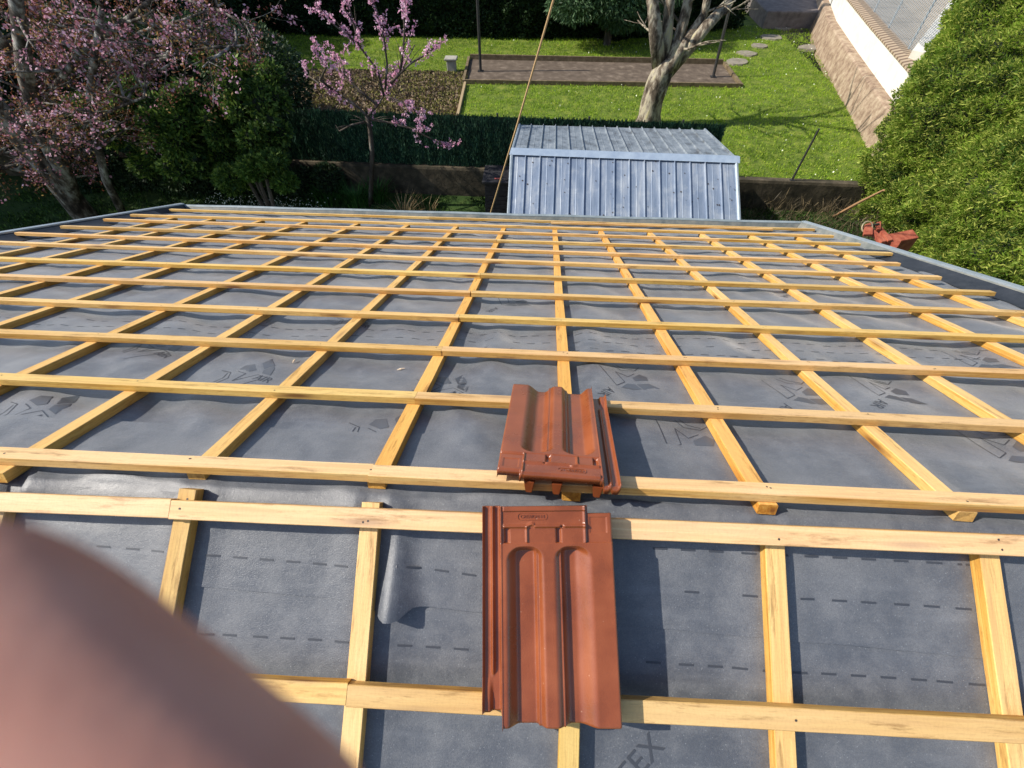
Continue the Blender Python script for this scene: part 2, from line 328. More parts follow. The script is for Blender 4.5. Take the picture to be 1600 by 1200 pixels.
def Pstrip(t, v):
    x = -3.4 + t * 6.0
    if v > 0.1:
        e = lapl + (lapv - lapl) * (x + 1.0) / 1.7 + 0.004 * noise.noise(Vector((x * 9, 0, 0))) + 0.028 * math.exp(-((x - FL[0]) / .04) ** 4)
        v = 0.1 + (v - 0.1) * (e - 0.1) / 0.15
    P = near(x, v, hstrip(x, v)) if v >= 0 else far(x, -v, hstrip(x, v))
    if abs(v) < 0.03: P.z -= 0.006 * (1 - abs(v) / 0.03)
    return P
field('ridge_underlay', np.linspace(0, 1, 420), [-.27, -.22, -.17, -.13, -.1, -.08, -.06, -.045, -.03, -.02, -.01, 0, .01, .02, .03, .045, .06, .08, .1, .115, .13, .145, .16, .175, .19, .205, .22, .235, .25], Pstrip, M_mem, house)
# left / right verge: upright metal with a capped top; eave gutter
def strip3(bm, rows, mi=0):        # rows: list of lists of points
    R_ = [[bm.verts.new(p) for p in r] for r in rows]
    for i in range(len(R_) - 1):
        for k in range(len(R_[0]) - 1):
            f = bm.faces.new((R_[i][k], R_[i][k + 1], R_[i + 1][k + 1], R_[i + 1][k])); f.material_index = mi
vs = np.linspace(0.0, VE, 30)
for side, cap, hc in ((-1, 0.036, HC), (1, 0.036, HC)):
    s = side
    bm = bmesh.new()
    strip3(bm, [[far(verge_x(s, v) - s * .032, v, -0.01), far(verge_x(s, v) - s * .012, v, .03), far(verge_x(s, v), v, hc)] for v in vs])
    part(obj('verge_flashing', bm, M_black if s < 0 else M_zincd, None, True), house)
    bm = bmesh.new()
    strip3(bm, [[far(verge_x(s, v) - s * .004, v, hc - .02), far(verge_x(s, v) - s * .004, v, hc + .002), far(verge_x(s, v) + s * cap, v, hc + .006), far(verge_x(s, v) + s * cap, v, hc - .12)] for v in vs])
    part(obj('verge_cap', bm, M_zinc), house)
# membrane turned up against the right verge
bm = bmesh.new(); rows = []
for v in np.linspace(0.9, 3.42, 60):
    x = verge_x(1, v); wv = 0.025 * noise.noise(Vector((0, v * 3.4, 5))) ; e = min(1, (3.42 - v) / .25)
    rows.append([far(x - .17 - wv * 2, v, .004), far(x - .12 - wv, v, .012 + .005 * math.sin(v * 9)), far(x - .06, v, .03 * e + .006), far(x - .034, v, .04 * e + .008)])
strip3(bm, rows); part(obj('underlay_upturn', bm, M_black, None, True), house)
bm = bmesh.new(); rows = []
for v in np.linspace(0.6, 4.2, 60):
    x = verge_x(-1, v); wv = 0.02 * noise.noise(Vector((3, v * 3.4, 5)))
    rows.append([far(x + .16 + wv * 3, v, .004), far(x + .09 + wv, v, .014), far(x + .05, v, .035), far(x + .033, v, .045)])
strip3(bm, rows); part(obj('underlay_upturn', bm, M_black, None, True), house)
bm = bmesh.new(); xr = np.linspace(XL1 - .03, XR1 + .05, 50)
gp = [(-.26, -.004), (-.14, -.01), (-.13, -.07), (-.10, -.10), (-.05, -.10), (-.02, -.05), (-.015, .03), (0, .045), (.015, .035), (.01, .0), (.01, -.1), (-.06, -.13), (-.14, -.12)]
def gut(x): return [far(x, GA + GS * x + v, h + .002 * math.sin(x * 5)) for v, h in gp]
strip3(bm, [gut(x) for x in xr]); gt = part(obj('gutter', bm, [M_zincd], None, True), house)
bm = bmesh.new(); strip3(bm, [[far(x, GA + GS * x + v, h + .004 + .002 * math.sin(x * 5)) for v, h in ((-.017, .028), (-.01, .044), (.005, .048), (.02, .034))] for x in xr])
gb = obj('gutter_bead', bm, make_noise('bead_zinc', [(0.3, (0.16, 0.2, 0.22)), (0.7, (0.3, 0.35, 0.37))], 7, 0.5, 0.05), None, True); gb.parent = gt; gb.matrix_parent_inverse = (gt.matrix_parent_inverse @ Matrix.Identity(4)) if False else Matrix.Identity(4)
def join(o, bms, mats):
    bm = bmesh.new(); bm.from_mesh(o.data)
    for f in bm.faces: f.smooth = True
    for b_, m_ in zip(bms, mats):
        o.data.materials.append(m_); mi = len(o.data.materials) - 1; t_ = bpy.data.meshes.new('t')
        for f in b_.faces: f.material_index = mi
        b_.to_mesh(t_); b_.free(); bm.from_mesh(t_); bpy.data.meshes.remove(t_)
    bm.to_mesh(o.data); bm.free()
# printed marks on the underlay
def drape(bm, slope, pts, m0=0.0008):
    f = far if slope == 'f' else near; hh = hfar if slope == 'f' else None
    vs_ = []
    for x, v in pts:
        h = hfar(x, v) if slope == 'f' else max(hnear(x, v), hstrip(x, v) if v < .27 else -1)
        vs_.append(bm.verts.new(f(x, v, h + m0)))
    try: bm.faces.new(vs_)
    except ValueError: pass
def dash_row(bm, slope, v0, slope_v, x0, x1, ln=.034, pitch=.066, wd=.0048, jit=0):
    x = x0
    while x < x1:
        if random.random() < .93:
            v = v0 + slope_v * x; drape(bm, slope, [(x, v), (x + ln, v + slope_v * ln), (x + ln, v + wd + slope_v * ln), (x, v + wd)])
        x += pitch * random.choice((1, 1, 1, .82, 1.12))
bm = bmesh.new()
for (a1, a2) in (((1020, 855), (1500, 880)), ((1020, 920), (1520, 950)), ((1010, 1034), (1560, 1070)), ((150, 852), (560, 885)), ((310, 990), (560, 1003)), ((560, 872), (790, 905)), ((620, 1008), (760, 1018))):
    p = pn(*a1); q = pn(*a2); sv = (q[1] - p[1]) / (q[0] - p[0]); dash_row(bm, 'n', p[1] - sv * p[0], sv, p[0], q[0])
bm_dn = bm
bm = bmesh.new()
for v0 in (.93, 1.02, 1.11, 2.05, 2.14, 3.1):
    dash_row(bm, 'f', v0, 0.008, verge_x(-1, v0) + .3, verge_x(1, v0) - .3)
bm_df = bm
def text_polys(s, size):
    cu = bpy.data.curves.new('t', 'FONT'); cu.body = s; cu.size = size; cu.resolution_u = 3; cu.align_x = 'CENTER'; cu.align_y = 'CENTER'
    o = bpy.data.objects.new('t', cu); COL.objects.link(o)
    dg = bpy.context.evaluated_depsgraph_get(); me = bpy.data.meshes.new_from_object(o.evaluated_get(dg))
    V = [v.co.copy() for v in me.vertices]; Fc = [list(p.vertices) for p in me.polygons]
    bpy.data.objects.remove(o); bpy.data.curves.remove(cu); bpy.data.meshes.remove(me); return V, Fc
def text_on(bm, slope, s, cx, cv, size, ang, fy=1):
    V, Fc = text_polys(s, size); ca, sa = math.cos(ang), math.sin(ang)
    for f in Fc:
        drape(bm, slope, [(cx + V[i].x * ca - V[i].y * sa * 1, cv + fy * (V[i].x * sa + V[i].y * ca)) for i in f])
bm = bmesh.new()
p = pn(1008, 1180); text_on(bm, 'n', 'AIRTEX', p[0] - .045, p[1] + .055, .068, R(48), -1)
p = pn(430, 1060); text_on(bm, 'n', 'AIR', p[0] + .05, p[1] + .2, .068, R(48), -1)
bm_tn = bm; bm = bmesh.new()
p = pf(1042, 722); text_on(bm, 'f', 'AIR R2', p[0] + .01, p[1], .062, R(215), 1); bm_tf = bm
bmo = bmesh.new(); bmf = bmesh.new()
def P6(x, y): return pf(950 + x / 5.333, 560 + y / 5.333)
o6 = P6(640, 700)
def loc(L): return [(P6(x, y)[0] - o6[0], P6(x, y)[1] - o6[1]) for x, y in L]
outl = [loc([(385, 525), (490, 755), (600, 722), (545, 590), (660, 668), (745, 640)]), loc([(545, 520), (620, 580), (760, 605), (830, 570)]), loc([(585, 515), (650, 560), (760, 590)])]
fil = [loc([(535, 780), (620, 745), (700, 765), (760, 830), (700, 828)]), loc([(720, 770), (860, 780), (985, 850), (780, 840)]), loc([(700, 690), (800, 650), (880, 690), (870, 740), (720, 730)])]
def logo(cx, cv, ang=0, sc=1.0):
    text_on(bm_tf, 'f', 'AIR', cx - .1 * math.cos(ang), cv - .1 * math.cos(ang) - .12 * math.sin(ang), .05, ang + R(215), 1)
    ca, sa = math.cos(ang), math.sin(ang)
    def T(p): return (cx + sc * (p[0] * ca - p[1] * sa), cv + sc * (p[0] * sa + p[1] * ca))
    for L in outl:
        Q = [T(p) for p in L]
        for a_, b_ in zip(Q[:-1], Q[1:]):
            nn = max(1, int(math.dist(a_, b_) / .03)); dx, dv = b_[0] - a_[0], b_[1] - a_[1]; l = math.hypot(dx, dv) or 1
            ox, ov = -dv / l * .0016, dx / l * .0016
            for j in range(nn):
                s0, s1 = j / nn, (j + 1) / nn
                drape(bmo, 'f', [(a_[0] + dx * s0 + ox, a_[1] + dv * s0 + ov), (a_[0] + dx * s1 + ox, a_[1] + dv * s1 + ov), (a_[0] + dx * s1 - ox, a_[1] + dv * s1 - ov), (a_[0] + dx * s0 - ox, a_[1] + dv * s0 - ov)])
    for L in fil:
        Q = [T(p) for p in L]; c = (sum(q[0] for q in Q) / len(Q), sum(q[1] for q in Q) / len(Q))
        for a_, b_ in zip(Q, Q[1:] + Q[:1]):
            for i in range(3):
                f0, f1 = i / 3, (i + 1) / 3
                l = lambda q, f: (c[0] + (q[0] - c[0]) * f, c[1] + (q[1] - c[1]) * f)
                drape(bmf, 'f', [l(a_, f0), l(b_, f0), l(b_, f1), l(a_, f1)] if i else [c, l(b_, f1), l(a_, f1)])
for px, py, an in ((1072, 690, 0), (1245, 615, .15), (1385, 612, .1), (600, 675, 2.0), (395, 585, 2.2), (60, 640, 2.1), (250, 545, 2.1), (1530, 562, .1), (1575, 700, .1), (700, 605, 2.), (1240, 455, .1), (980, 595, .3), (560, 500, 2.0), (1020, 470, .2), (350, 450, 2.), (800, 470, 0.2)):
    c = pf(px, py); logo(c[0], c[1], an)
join(mem, [bm_df, bm_tf, bmo, bmf], [M_print, M_print, M_print, M_print2]); join(mem_n, [bm_dn, bm_tn], [M_print, M_print])
# ================================================================ BATTENS
def rod(name, P0, P1, up, wid, hei, label, cat, group, tint, nails=()):
    """a sawn batten from P0 to P1 (centre of its underside), local x along it"""
    P0, P1 = Vector(P0), Vector(P1); L = (P1 - P0).length; ax = (P1 - P0).normalized(); side = up.cross(ax).normalized(); up = ax.cross(side).normalized()
    bm = bmesh.new(); n = max(4, int(L / .12)); seed = random.random() * 99
    rings = []
    for i in range(n + 1):
        x = L * i / n
        dy = .0035 * noise.noise(Vector((x * 1.1, seed, 0))); dz = .0012 * noise.noise(Vector((x * 1.3, seed, 7)))
        dw = .0010 * noise.noise(Vector((x * 14, seed, 3))); c = .0016 + .001 * noise.noise(Vector((x * 9, seed, 5)))
        a, b = wid / 2 + dw, hei
        pr = [(-a + c, 0), (a - c, 0), (a, c), (a, b - c), (a - c, b), (-a + c, b), (-a, b - c), (-a, c)]
        xe = x + (0 if 0 < i < n else random.uniform(-.003, .003))
        rings.append([bm.verts.new((xe + (0 if 0 < i < n else .002 * noise.noise(Vector((py_ * 90, pz * 90, seed)))), py_ + dy, pz + (dz if pz > 0 else 0))) for py_, pz in pr])
    for i in range(n):
        for k in range(8): bm.faces.new((rings[i][k], rings[i + 1][k], rings[i + 1][(k + 1) % 8], rings[i][(k + 1) % 8]))
    bm.faces.new(rings[0]); bm.faces.new(rings[-1][::-1])
    for xn in nails:
        if 0.01 < xn < L - .01:
            for q in range(random.choice((1, 1, 2))):
                c = Vector((xn + random.uniform(-.014, .014), random.uniform(-.3, .3) * wid, hei + .0006)); r = .0028
                vs_ = [bm.verts.new(c + Vector((math.cos(t) * r, math.sin(t) * r, 0))) for t in [k * math.pi / 3 for k in range(6)]]
                f = bm.faces.new(vs_); f.material_index = 1
    bmesh.ops.recalc_face_normals(bm, faces=bm.faces)
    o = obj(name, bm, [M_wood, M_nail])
    o.matrix_world = Matrix(((ax.x, side.x, up.x, P0.x), (ax.y, side.y, up.y, P0.y), (ax.z, side.z, up.z, P0.z), (0, 0, 0, 1)))
    o.color = (*tint, 1); tag(o, label, cat, group); return o
upF = Vector((0, math.sin(THF), math.cos(THF))); upN = Vector((0, -math.sin(THN), math.cos(THN)))
ORD = ['first', 'second', 'third', 'fourth', 'fifth', 'sixth', 'seventh', 'eighth', 'ninth', 'tenth', 'eleventh', 'twelfth', 'thirteenth', 'fourteenth']
def tone(): 
    t = random.uniform(.84, 1.08); return (t, t * random.uniform(.94, 1.02), t * random.uniform(.75, 1.05))
# ends of every horizontal batten (photo x) and the x of its joint
ends_R = {0: 2.36, 1: 2.38, 2: 2.42, 3: 2.40, 4: None, 5: (1547, 461), 6: (1464, 436), 7: (1404, 416), 8: (1385, 397), 9: (1338, 383), 10: (1302, 372), 11: (1273, 361)}
ends_L = {6: (2, 376), 7: (46, 363), 8: (125, 352), 9: (184, 342), 10: (230, 334), 11: (256, 328)}
joint = {0: 583, 1: 648, 2: 690, 3: 716, 4: 733, 5: 757, 8: 775, 9: 1128, 11: 672}
jy = {0: 735, 1: 627, 2: 552, 3: 502, 4: 466, 5: 416, 8: 380, 9: 378, 11: 340}
for k in range(12):
    a, s = HL[k]; hb = HV if k < 11 else .012
    xl = pf(*ends_L[k], hb)[0] if k in ends_L else -4.35
    er = ends_R[k]; xr_ = er if isinstance(er, float) else (pf(*er, hb)[0] if er else 2.50)
    xl = max(xl, verge_x(-1, a) + .045); xr_ = min(xr_, verge_x(1, a) - .045)
    cuts = [xl, xr_]
    if k in joint: cuts = [xl, pf(joint[k], jy[k], hb + .01)[0], xr_]
    for j, (c0, c1) in enumerate(zip(cuts[:-1], cuts[1:])):
        g_ = .0015 if j else 0; e_ = .0015 if (j == 0 and len(cuts) == 3) else 0
        dv = (0.004 if (j == 1 and k in (0, 2, 3)) else 0) * (-1 if k == 0 else 1)
        side = '' if len(cuts) == 2 else (' left piece,' if j == 0 else ' right piece,')
        lab = f'tiling batten on the far slope,{side} {ORD[k]} row from the ridge'
        tn = tone()
        if k == 0: tn = (1.05, 1.04, 1.2)
        nl = [(VL[i][0] + VL[i][1] * a) - c0 for i in VL]
        rod('tiling_batten', far(c0 + g_, a + s * c0 + dv, hb), far(c1 - e_, a + s * c1 + dv, hb), upF, W, HH, lab, 'roof batten', 'tiling battens across the roof', tn, nl)
# one more short length lying beside the eave row
a, s = HL[11]; x0 = pf(860, 345)[0]; x1 = pf(1262, 362)[0]
rod('tiling_batten', far(x0, a - .062 + s * x0, .012), far(x1 - .4, a - .062 + s * (x1 - .4) + .012, .012), upF, W * .8, HH * .8, 'pine batten offcut lying loose against the eave row beside the gutter', 'roof batten', 'tiling battens across the roof', tone())
vtop = {i: HL[10][0] + HL[10][1] * VL[i][0] + .03 for i in VL}
vend = {0: (888, 776), 1: (1205, 797), 2: (1535, 808), -1: (598, 756), -2: (300, 742)}
for i in sorted(VL):
    a, b = VL[i]
    v0 = pf(*vend[i], .015)[1] if i in vend else random.uniform(-.03, -.01)
    vt = vtop[i]
    if i in (-8, -7, -6): pass
    tn = tone()
    if i in (0, -1): tn = (1.0, .82, .5)
    elif i in (1,): tn = (1.05, .86, .6)
    elif i in (2, 3, 4, 5): tn = (1.04, 1.0, .92)
    elif i in (-2, -3, -4, -5, -6): tn = (.95, .86, .66)
    j = i + 8
    nl = [HL[k][0] - v0 for k in range(11)]
    lab = f'pine counter batten running down the far slope to the eave, {ORD[j]} from the left verge'
    if i == 0: lab = 'dark stained orange counter batten running down the far slope under the upper clay tile'
    if i == -1: lab = 'dark stained orange counter batten on the far slope beneath the joints of the tiling battens'
    rod('counter_batten', far(a + b * v0, v0, .0005), far(a + b * vt, vt, .0005), upF, W, HV - .001, lab, 'roof batten', 'counter battens down the far slope', tn, nl)
# near slope
NHT = {0: ((0, 769), (1600, 835)), 1: ((0, 1040), (1600, 1124))}
NL = {}
for k, (p, q) in NHT.items():
    a1 = pn(*p, HV + HH); b1 = pn(*q, HV + HH); s = (b1[1] - a1[1]) / (b1[0] - a1[0]); NL[k] = (a1[1] - s * a1[0] + W / 2 - (.0 if k == 0 else .0), s)
NL[1] = (NL[1][0] , NL[1][1])
NL[2] = (NL[1][0] + .37, NL[1][1]); NL[3] = (NL[1][0] + .74, NL[1][1])
njoint = {0: (275, 797), 1: (546, 1085)}
for k in range(4):
    a, s = NL[k]; cuts = [-2.9, 2.4]
    if k in njoint: cuts = [-2.9, pn(*njoint[k], HV)[0], 2.4]
    for j, (c0, c1) in enumerate(zip(cuts[:-1], cuts[1:])):
        side = '' if len(cuts) == 2 else (' left piece,' if j == 0 else ' right piece,')
        lab = f'tiling batten on the near slope,{side} {ORD[k]} row before the ridge'
        tn = (1.08, 1.06, 1.3) if k == 0 else tone()
        nl = [(NVL[i][0] + NVL[i][1] * a) - c0 for i in NVL]
        g_ = .0012 if j else 0; dv = .002 * j
        rod('tiling_batten', near(c0 + g_, a + s * c0 + dv, HV), near(c1 - .001, a + s * c1 + dv, HV), upN, W, HH, lab, 'roof batten', 'tiling battens across the roof', tn, nl)
nend = {-2: (294, 764), -1: (580, 787), 1: (1212, 850), 2: (1546, 864)}
for i in sorted(NVL):
    a, b = NVL[i]; v0 = pn(*nend[i], HV)[1] if i in nend and i < 0 else NL[0][0] - .012 + NL[0][1] * a
    v0 = max(v0, .004)
    lab = f'short pine counter batten running down the near slope towards the viewer, {ORD[i + 4]} from the left'
    if i == -1: lab = 'pine counter batten on the near slope beside the folded underlay flap'
    if i == 0: lab = 'pine counter batten on the near slope under the lower clay tile'
    rod('counter_batten', near(a + b * v0, v0, .0005), near(a + b * 2.9, 2.9, .0005), upN, W, HV - .001, lab, 'roof batten', 'counter battens down the near slope', (1.05, 1.02, .95) if i > 0 else tone(), [NL[k][0] - v0 for k in range(4)])
# splinters
chips = [(457, 567, .05, 1.6), (620, 578, .035, .6), (634, 545, .04, .9), (560, 590, .03, .3), (1330, 812, .03, 2.2), (690, 640, .02, .5), (300, 640, .02, .2)]
for j, (px, py, ln, an) in enumerate(chips[:3]):
    x, v = pf(px, py); h = hfar(x, v) + .004
    d = Vector((math.cos(an), math.sin(an) * .9, 0)); P = far(x, v, h)
    Q = far(x + math.cos(an) * ln, v + math.sin(an) * ln * .5, h + .004)
    bm = bmesh.new(); tube(bm, [P, (P + Q) / 2 + Vector((0, 0, .001)), Q], [.001, .0035, .0012], 5)
    where = ['left of the clay tiles, the longest of them', 'beside the joint line, slanting', 'in the third bay from the ridge', 'near the left joint, the shortest', 'by the foot of a counter batten at right'][j]
    tag(obj('wood_chip', bm, mat('chip', (.75, .6, .42), .7)), 'pale wood splinter ' + where, 'wood chip', 'wood splinters on the underlay')
# ================================================================ CLAY TILES
TW, TL = 0.288, 0.444
def sm(a, b, t):
    t = max(0, min(1, (t - a) / (b - a))); return t * t * (3 - 2 * t)
def tile_z(u, y):
    """u: 0 (left flange edge) .. 1 (right edge); y: 0 foot .. 1 head. height of upper surface in metres"""
    H = .047
    fl = .148                      # flange width
    if u < fl:                     # interlocking channel at the left
        z = .024
        z += .010 * (1 - sm(.0, .02, u)) + .009 * math.exp(-((u - .078) / .010) ** 2) * (sm(.2, .25, y))
        z += .009 * (1 - sm(.05, .08, u)) * (1 - sm(.10, .22, y)) + .004 * (1 - sm(.0, .03, y))
        z += .026 * sm(.128, .148, u)
        return z
    prof = 0
    # two troughs
    def trough(a, b, c, d): return sm(a, b, u) * (1 - sm(c, d, u))
    t1 = trough(.178, .275, .385, .475); t2 = trough(.54, .66, .70, .842)
    top = 1 - sm(.775, .80, y + .02 * 0)
    def cap(cu, wu): # rounded top of a trough
        e = abs(u - cu) / wu; lim = .812 - .045 * max(0, e) ** 3
        return 1 - sm(lim - .03, lim, y)
    z = H
    crease = .0055 * math.exp(-((u - .415) / .008) ** 2) + .0055 * math.exp(-((u - .60) / .007) ** 2)
    z -= (.023 * t1 - crease * (1 if u < .5 else 0)) * cap(.333, .143) + (.023 * t2 - crease * (1 if u > .5 else 0)) * cap(.69, .145)
    z -= .0018 * sm(.822, .826, y)                                  # head zone lies a little lower
    if y > .826 and u > .16:
        if u < .80:
            rb = .909 - (.022 if .30 < u < .355 and False else 0)
            # zig-zag water bar
            if u < .34: c = .905
            elif u < .39: c = .905 - 0 + (u - .34) / .05 * .012
            else: c = .917 - .004
            if u > .4: c = .905
            z += .0045 * math.exp(-((y - c) / .008) ** 2)
            if .335 < u < .385 and y < .905: z += .0045 * math.exp(-((u - .345) / .008) ** 2) * sm(.826, .83, y)
            z -= .007 * (sm(.17, .178, u) * (1 - sm(.205, .215, u)) + sm(.565, .575, u) * (1 - sm(.60, .61, u))) * (1 - sm(.893, .897, y))
            z += .0048 * sm(.974, .98, y)                            # head rim
            z -= .004 * math.exp(-((u - .615) / .010) ** 2 - ((y - .903) / .007) ** 2) * 1.6
            z += .004 * math.exp(-((u - .79) / .008) ** 2)
        else:
            z -= .0025
            if .83 < u < .96 and .87 < y < .945: z -= .0018
    # soft rounding at right edge and foot
    z -= .008 * (1 - sm(0, .012, 1 - u)) ** 2 + .007 * (1 - sm(0, .012, y)) ** 2
    z += .0 
    return z
def tile_mesh():
    nu, ny = 150, 190; bm = bmesh.new(); grid = {}
    us = np.linspace(0, 1, nu + 1); ys = np.linspace(0, 1, ny + 1)
    ys = np.concatenate([np.linspace(0, .78, 90)[:-1], np.linspace(.78, 1, 110)]); ny = len(ys) - 1
    def inside(u, y):
        if u < .148 and y < .062: return False
        if u > .815 and y > .962: return False
        return True
    cell = [[inside((us[i] + us[i + 1]) / 2, (ys[j] + ys[j + 1]) / 2) for i in range(nu)] for j in range(ny)]
    taper = lambda u, y: (u - 1) * (1 - .0 * y) if u < .0 else u - 1
    def vert(i, j, top):
        k = (i, j, top)
        if k not in grid:
            u, y = float(us[i]), float(ys[j]); zt = tile_z(u, y)
            z = zt if top else max(0, zt - .022)
            wav = .0006 * noise.noise(Vector((u * 6, y * 8, 1)))
            grid[k] = bm.verts.new(((u - .574) * TW, y * TL, z + wav))
        return grid[k]
    for j in range(ny):
        for i in range(nu):
            if not cell[j][i]: continue
            bm.faces.new((vert(i, j, 1), vert(i + 1, j, 1), vert(i + 1, j + 1, 1), vert(i, j + 1, 1)))
            bm.faces.new((vert(i, j, 0), vert(i, j + 1, 0), vert(i + 1, j + 1, 0), vert(i + 1, j, 0)))
            for (di, dj, A, B) in ((-1, 0, (i, j + 1), (i, j)), (1, 0, (i + 1, j), (i + 1, j + 1)), (0, -1, (i, j), (i + 1, j)), (0, 1, (i + 1, j + 1), (i, j + 1))):
                ii, jj = i + di, j + dj
                if not (0 <= ii < nu and 0 <= jj < ny and cell[jj][ii]):
                    bm.faces.new((vert(*B, 1), vert(*A, 1), vert(*A, 0), vert(*B, 0)))
    return bm
def lug(x):
    bm = bmesh.new(); b = box(bm, (x - .013, TL - .030, -.020), (x + .013, TL - .006, .016))
    for v in bm.verts:
        if v.co.z < 0: v.co.x = x + (v.co.x - x) * .6; v.co.y = TL - .018 + (v.co.y - TL + .018) * .7
    bmesh.ops.bevel(bm, geom=bm.edges[:], offset=.002, segments=2, affect='EDGES'); return bm
# master tile
def tile_parts(root):
    t = obj('body', tile_mesh(), M_clay, root, True)
    for x in (-.115, -.02, .045): obj('lug', lug(x), M_clay, root)
    # raised maker's mark in an oval frame near the head
    V, Fc = text_polys('CREAIGN 14', .0098); bm = bmesh.new(); zc = tile_z(.40, .95) + .0004; cx, cy = (.39 - .574) * TW, .951 * TL
    for f in Fc:
        b = [bm.verts.new((cx + V[i].x, cy + V[i].y, zc)) for i in f]; t_ = [bm.verts.new((cx + V[i].x, cy + V[i].y, zc + .0013)) for i in f]
        bm.faces.new(t_)
        for q in range(len(f)): bm.faces.new((b[q], b[(q + 1) % len(f)], t_[(q + 1) % len(f)], t_[q]))
    pts = []
    hw, hr = .0255, .0072
    for q in range(33):
        an = math.pi * 2 * q / 32; ex = hw if math.cos(an) > 0 else -hw
        pts.append(Vector((cx + ex + math.cos(an) * hr, cy + math.sin(an) * hr, zc + .0004)))
    tube(bm, pts, .0008, 5); obj('maker_mark', bm, M_clay, root)
    bm = bmesh.new(); c = Vector(((.615 - .574) * TW, .903 * TL, tile_z(.615, .903) + .002))
    ring = [c + Vector((math.cos(q * math.pi / 8) * .0042, math.sin(q * math.pi / 8) * .0042, .0)) for q in range(17)]
    tube(bm, ring, .0014, 6); 
    f = [bm.verts.new(c + Vector((math.cos(q * math.pi / 6) * .003, math.sin(q * math.pi / 6) * .003, -.0012))) for q in range(12)]; bm.faces.new(f).material_index = 1
    obj('nail_hole', bm, [M_clay, M_nail], root)
t1 = empty('roof_tile', (0, 0, 0), 'red brown clay tile on the near slope, maker mark at its head', 'roof tile', 'clay tiles laid on the battens')
tile_parts(t1)
t2 = t1.copy(); COL.objects.link(t2)
for ch in list(t1.children):
    c = ch.copy(); COL.objects.link(c); c.parent = t2
tag(t2, 'red brown clay tile on the far slope, its foot pointing to the eave', 'roof tile')
def place_tile(t, slope, foot, head, hf, hh_):
    """foot/head: (x,v) of the centre line on the slope; hf/hh_: heights there"""
    fn = far if slope == 'f' else near
    A = fn(foot[0], foot[1], hf); B = fn(head[0], head[1], hh_); ay = (B - A).normalized()
    up = upF if slope == 'f' else upN; ax = ay.cross(up).normalized(); az = ax.cross(ay).normalized()
    t.matrix_world = Matrix(((ax.x, ay.x, az.x, A.x), (ax.y, ay.y, az.y, A.y), (ax.z, ay.z, az.z, A.z), (0, 0, 0, 1)))
# near tile: centre line from head (py~790) to foot (py~1140)
fp = pn(878, 1141, .075); hp = pn(868, 790, .085)
L_ = math.dist(fp, hp); print('near tile', fp, hp, L_)
u_ = ((fp[0] - hp[0]) / L_, (fp[1] - hp[1]) / L_)
place_tile(t1, 'n', (hp[0] + u_[0] * TL, hp[1] + u_[1] * TL), hp, HV + HH + .0, HV + HH + .002)
fp = pf(862, 610, .085); hp = pf(857, 757, .075); print('far tile', fp, hp, math.dist(fp, hp))
L_ = math.dist(fp, hp); u_ = ((fp[0] - hp[0]) / L_, (fp[1] - hp[1]) / L_)
place_tile(t2, 'f', (hp[0] + u_[0] * TL, hp[1] + u_[1] * TL), hp, HV + HH + .001, HV + HH + .004)
# ================================================================ GARDEN: structures
# low retaining wall carrying the screen fence
wy = lambda x: 10.38 - .034 * (x + 3.9)
bm = bmesh.new(); xs_ = np.linspace(-14, 8.3, 24)
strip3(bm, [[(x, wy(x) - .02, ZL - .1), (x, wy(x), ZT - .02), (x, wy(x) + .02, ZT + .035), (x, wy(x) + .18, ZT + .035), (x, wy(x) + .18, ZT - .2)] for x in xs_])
wl = tag(obj('garden_wall', bm, make_noise('shade_toned_wall', [(.3, (.022, .02, .013)), (.5, (.06, .05, .033)), (.72, (.15, .12, .08))], 3.2, .95, .8, .03, detail=12)), 'low shade-darkened concrete retaining wall edging the upper garden', 'wall')  # concrete colour darkened to stand for shade on the wall face
# screen fence
ftop = Y(650, 178, 10.4).z
fr = empty('screen_fence', (-5, 10.45, ZT), 'dark green artificial hedge screen fence standing on the low retaining wall', 'fence')
bm = bmesh.new()
for x in np.arange(-13.5, 4.2, .02): pass
x = -13.5
V = []; 
nq = 52000
X = rng.uniform(-13.5, 3.9, nq); Z = rng.uniform(ZT + .03, ftop, nq) ; Yb = 10.38 - .034 * (X + 3.9) + .10
A = rng.normal(0, .35, nq); D = np.stack([np.sin(A) * .5, rng.normal(-.25, .3, nq), np.cos(A)], 1); D /= np.linalg.norm(D, axis=1)[:, None]
ln = rng.uniform(.04, .09, nq)[:, None]; wd = rng.uniform(.004, .008, nq)[:, None]
C = np.stack([X, Yb + rng.normal(0, .012, nq) + .02 * np.sin(X * 22), Z], 1); S = np.stack([np.ones(nq), np.zeros(nq), np.zeros(nq)], 1)
Vq = np.stack([C - D * ln / 2 - S * wd, C - D * ln / 2 + S * wd, C + D * ln / 2 + S * wd, C + D * ln / 2 - S * wd], 1).reshape(-1, 3)
part(quads_np('green_screen', Vq, nq, M_screen), fr)
bm = bmesh.new(); strip3(bm, [[(x, wy(x) + .13, ZT + .03), (x, wy(x) + .13, ftop - .03)] for x in np.linspace(-13.5, 3.9, 30)])
part(obj('backing', bm, mat('screen_back', (.006, .022, .014), .8)), fr)
for x in np.arange(-13, 4, 2.0):
    bm = bmesh.new(); tube(bm, [(x, wy(x) + .16, ZT), (x, wy(x) + .16, ftop + .03)], .022, 8); part(obj('post', bm, M_dark), fr)
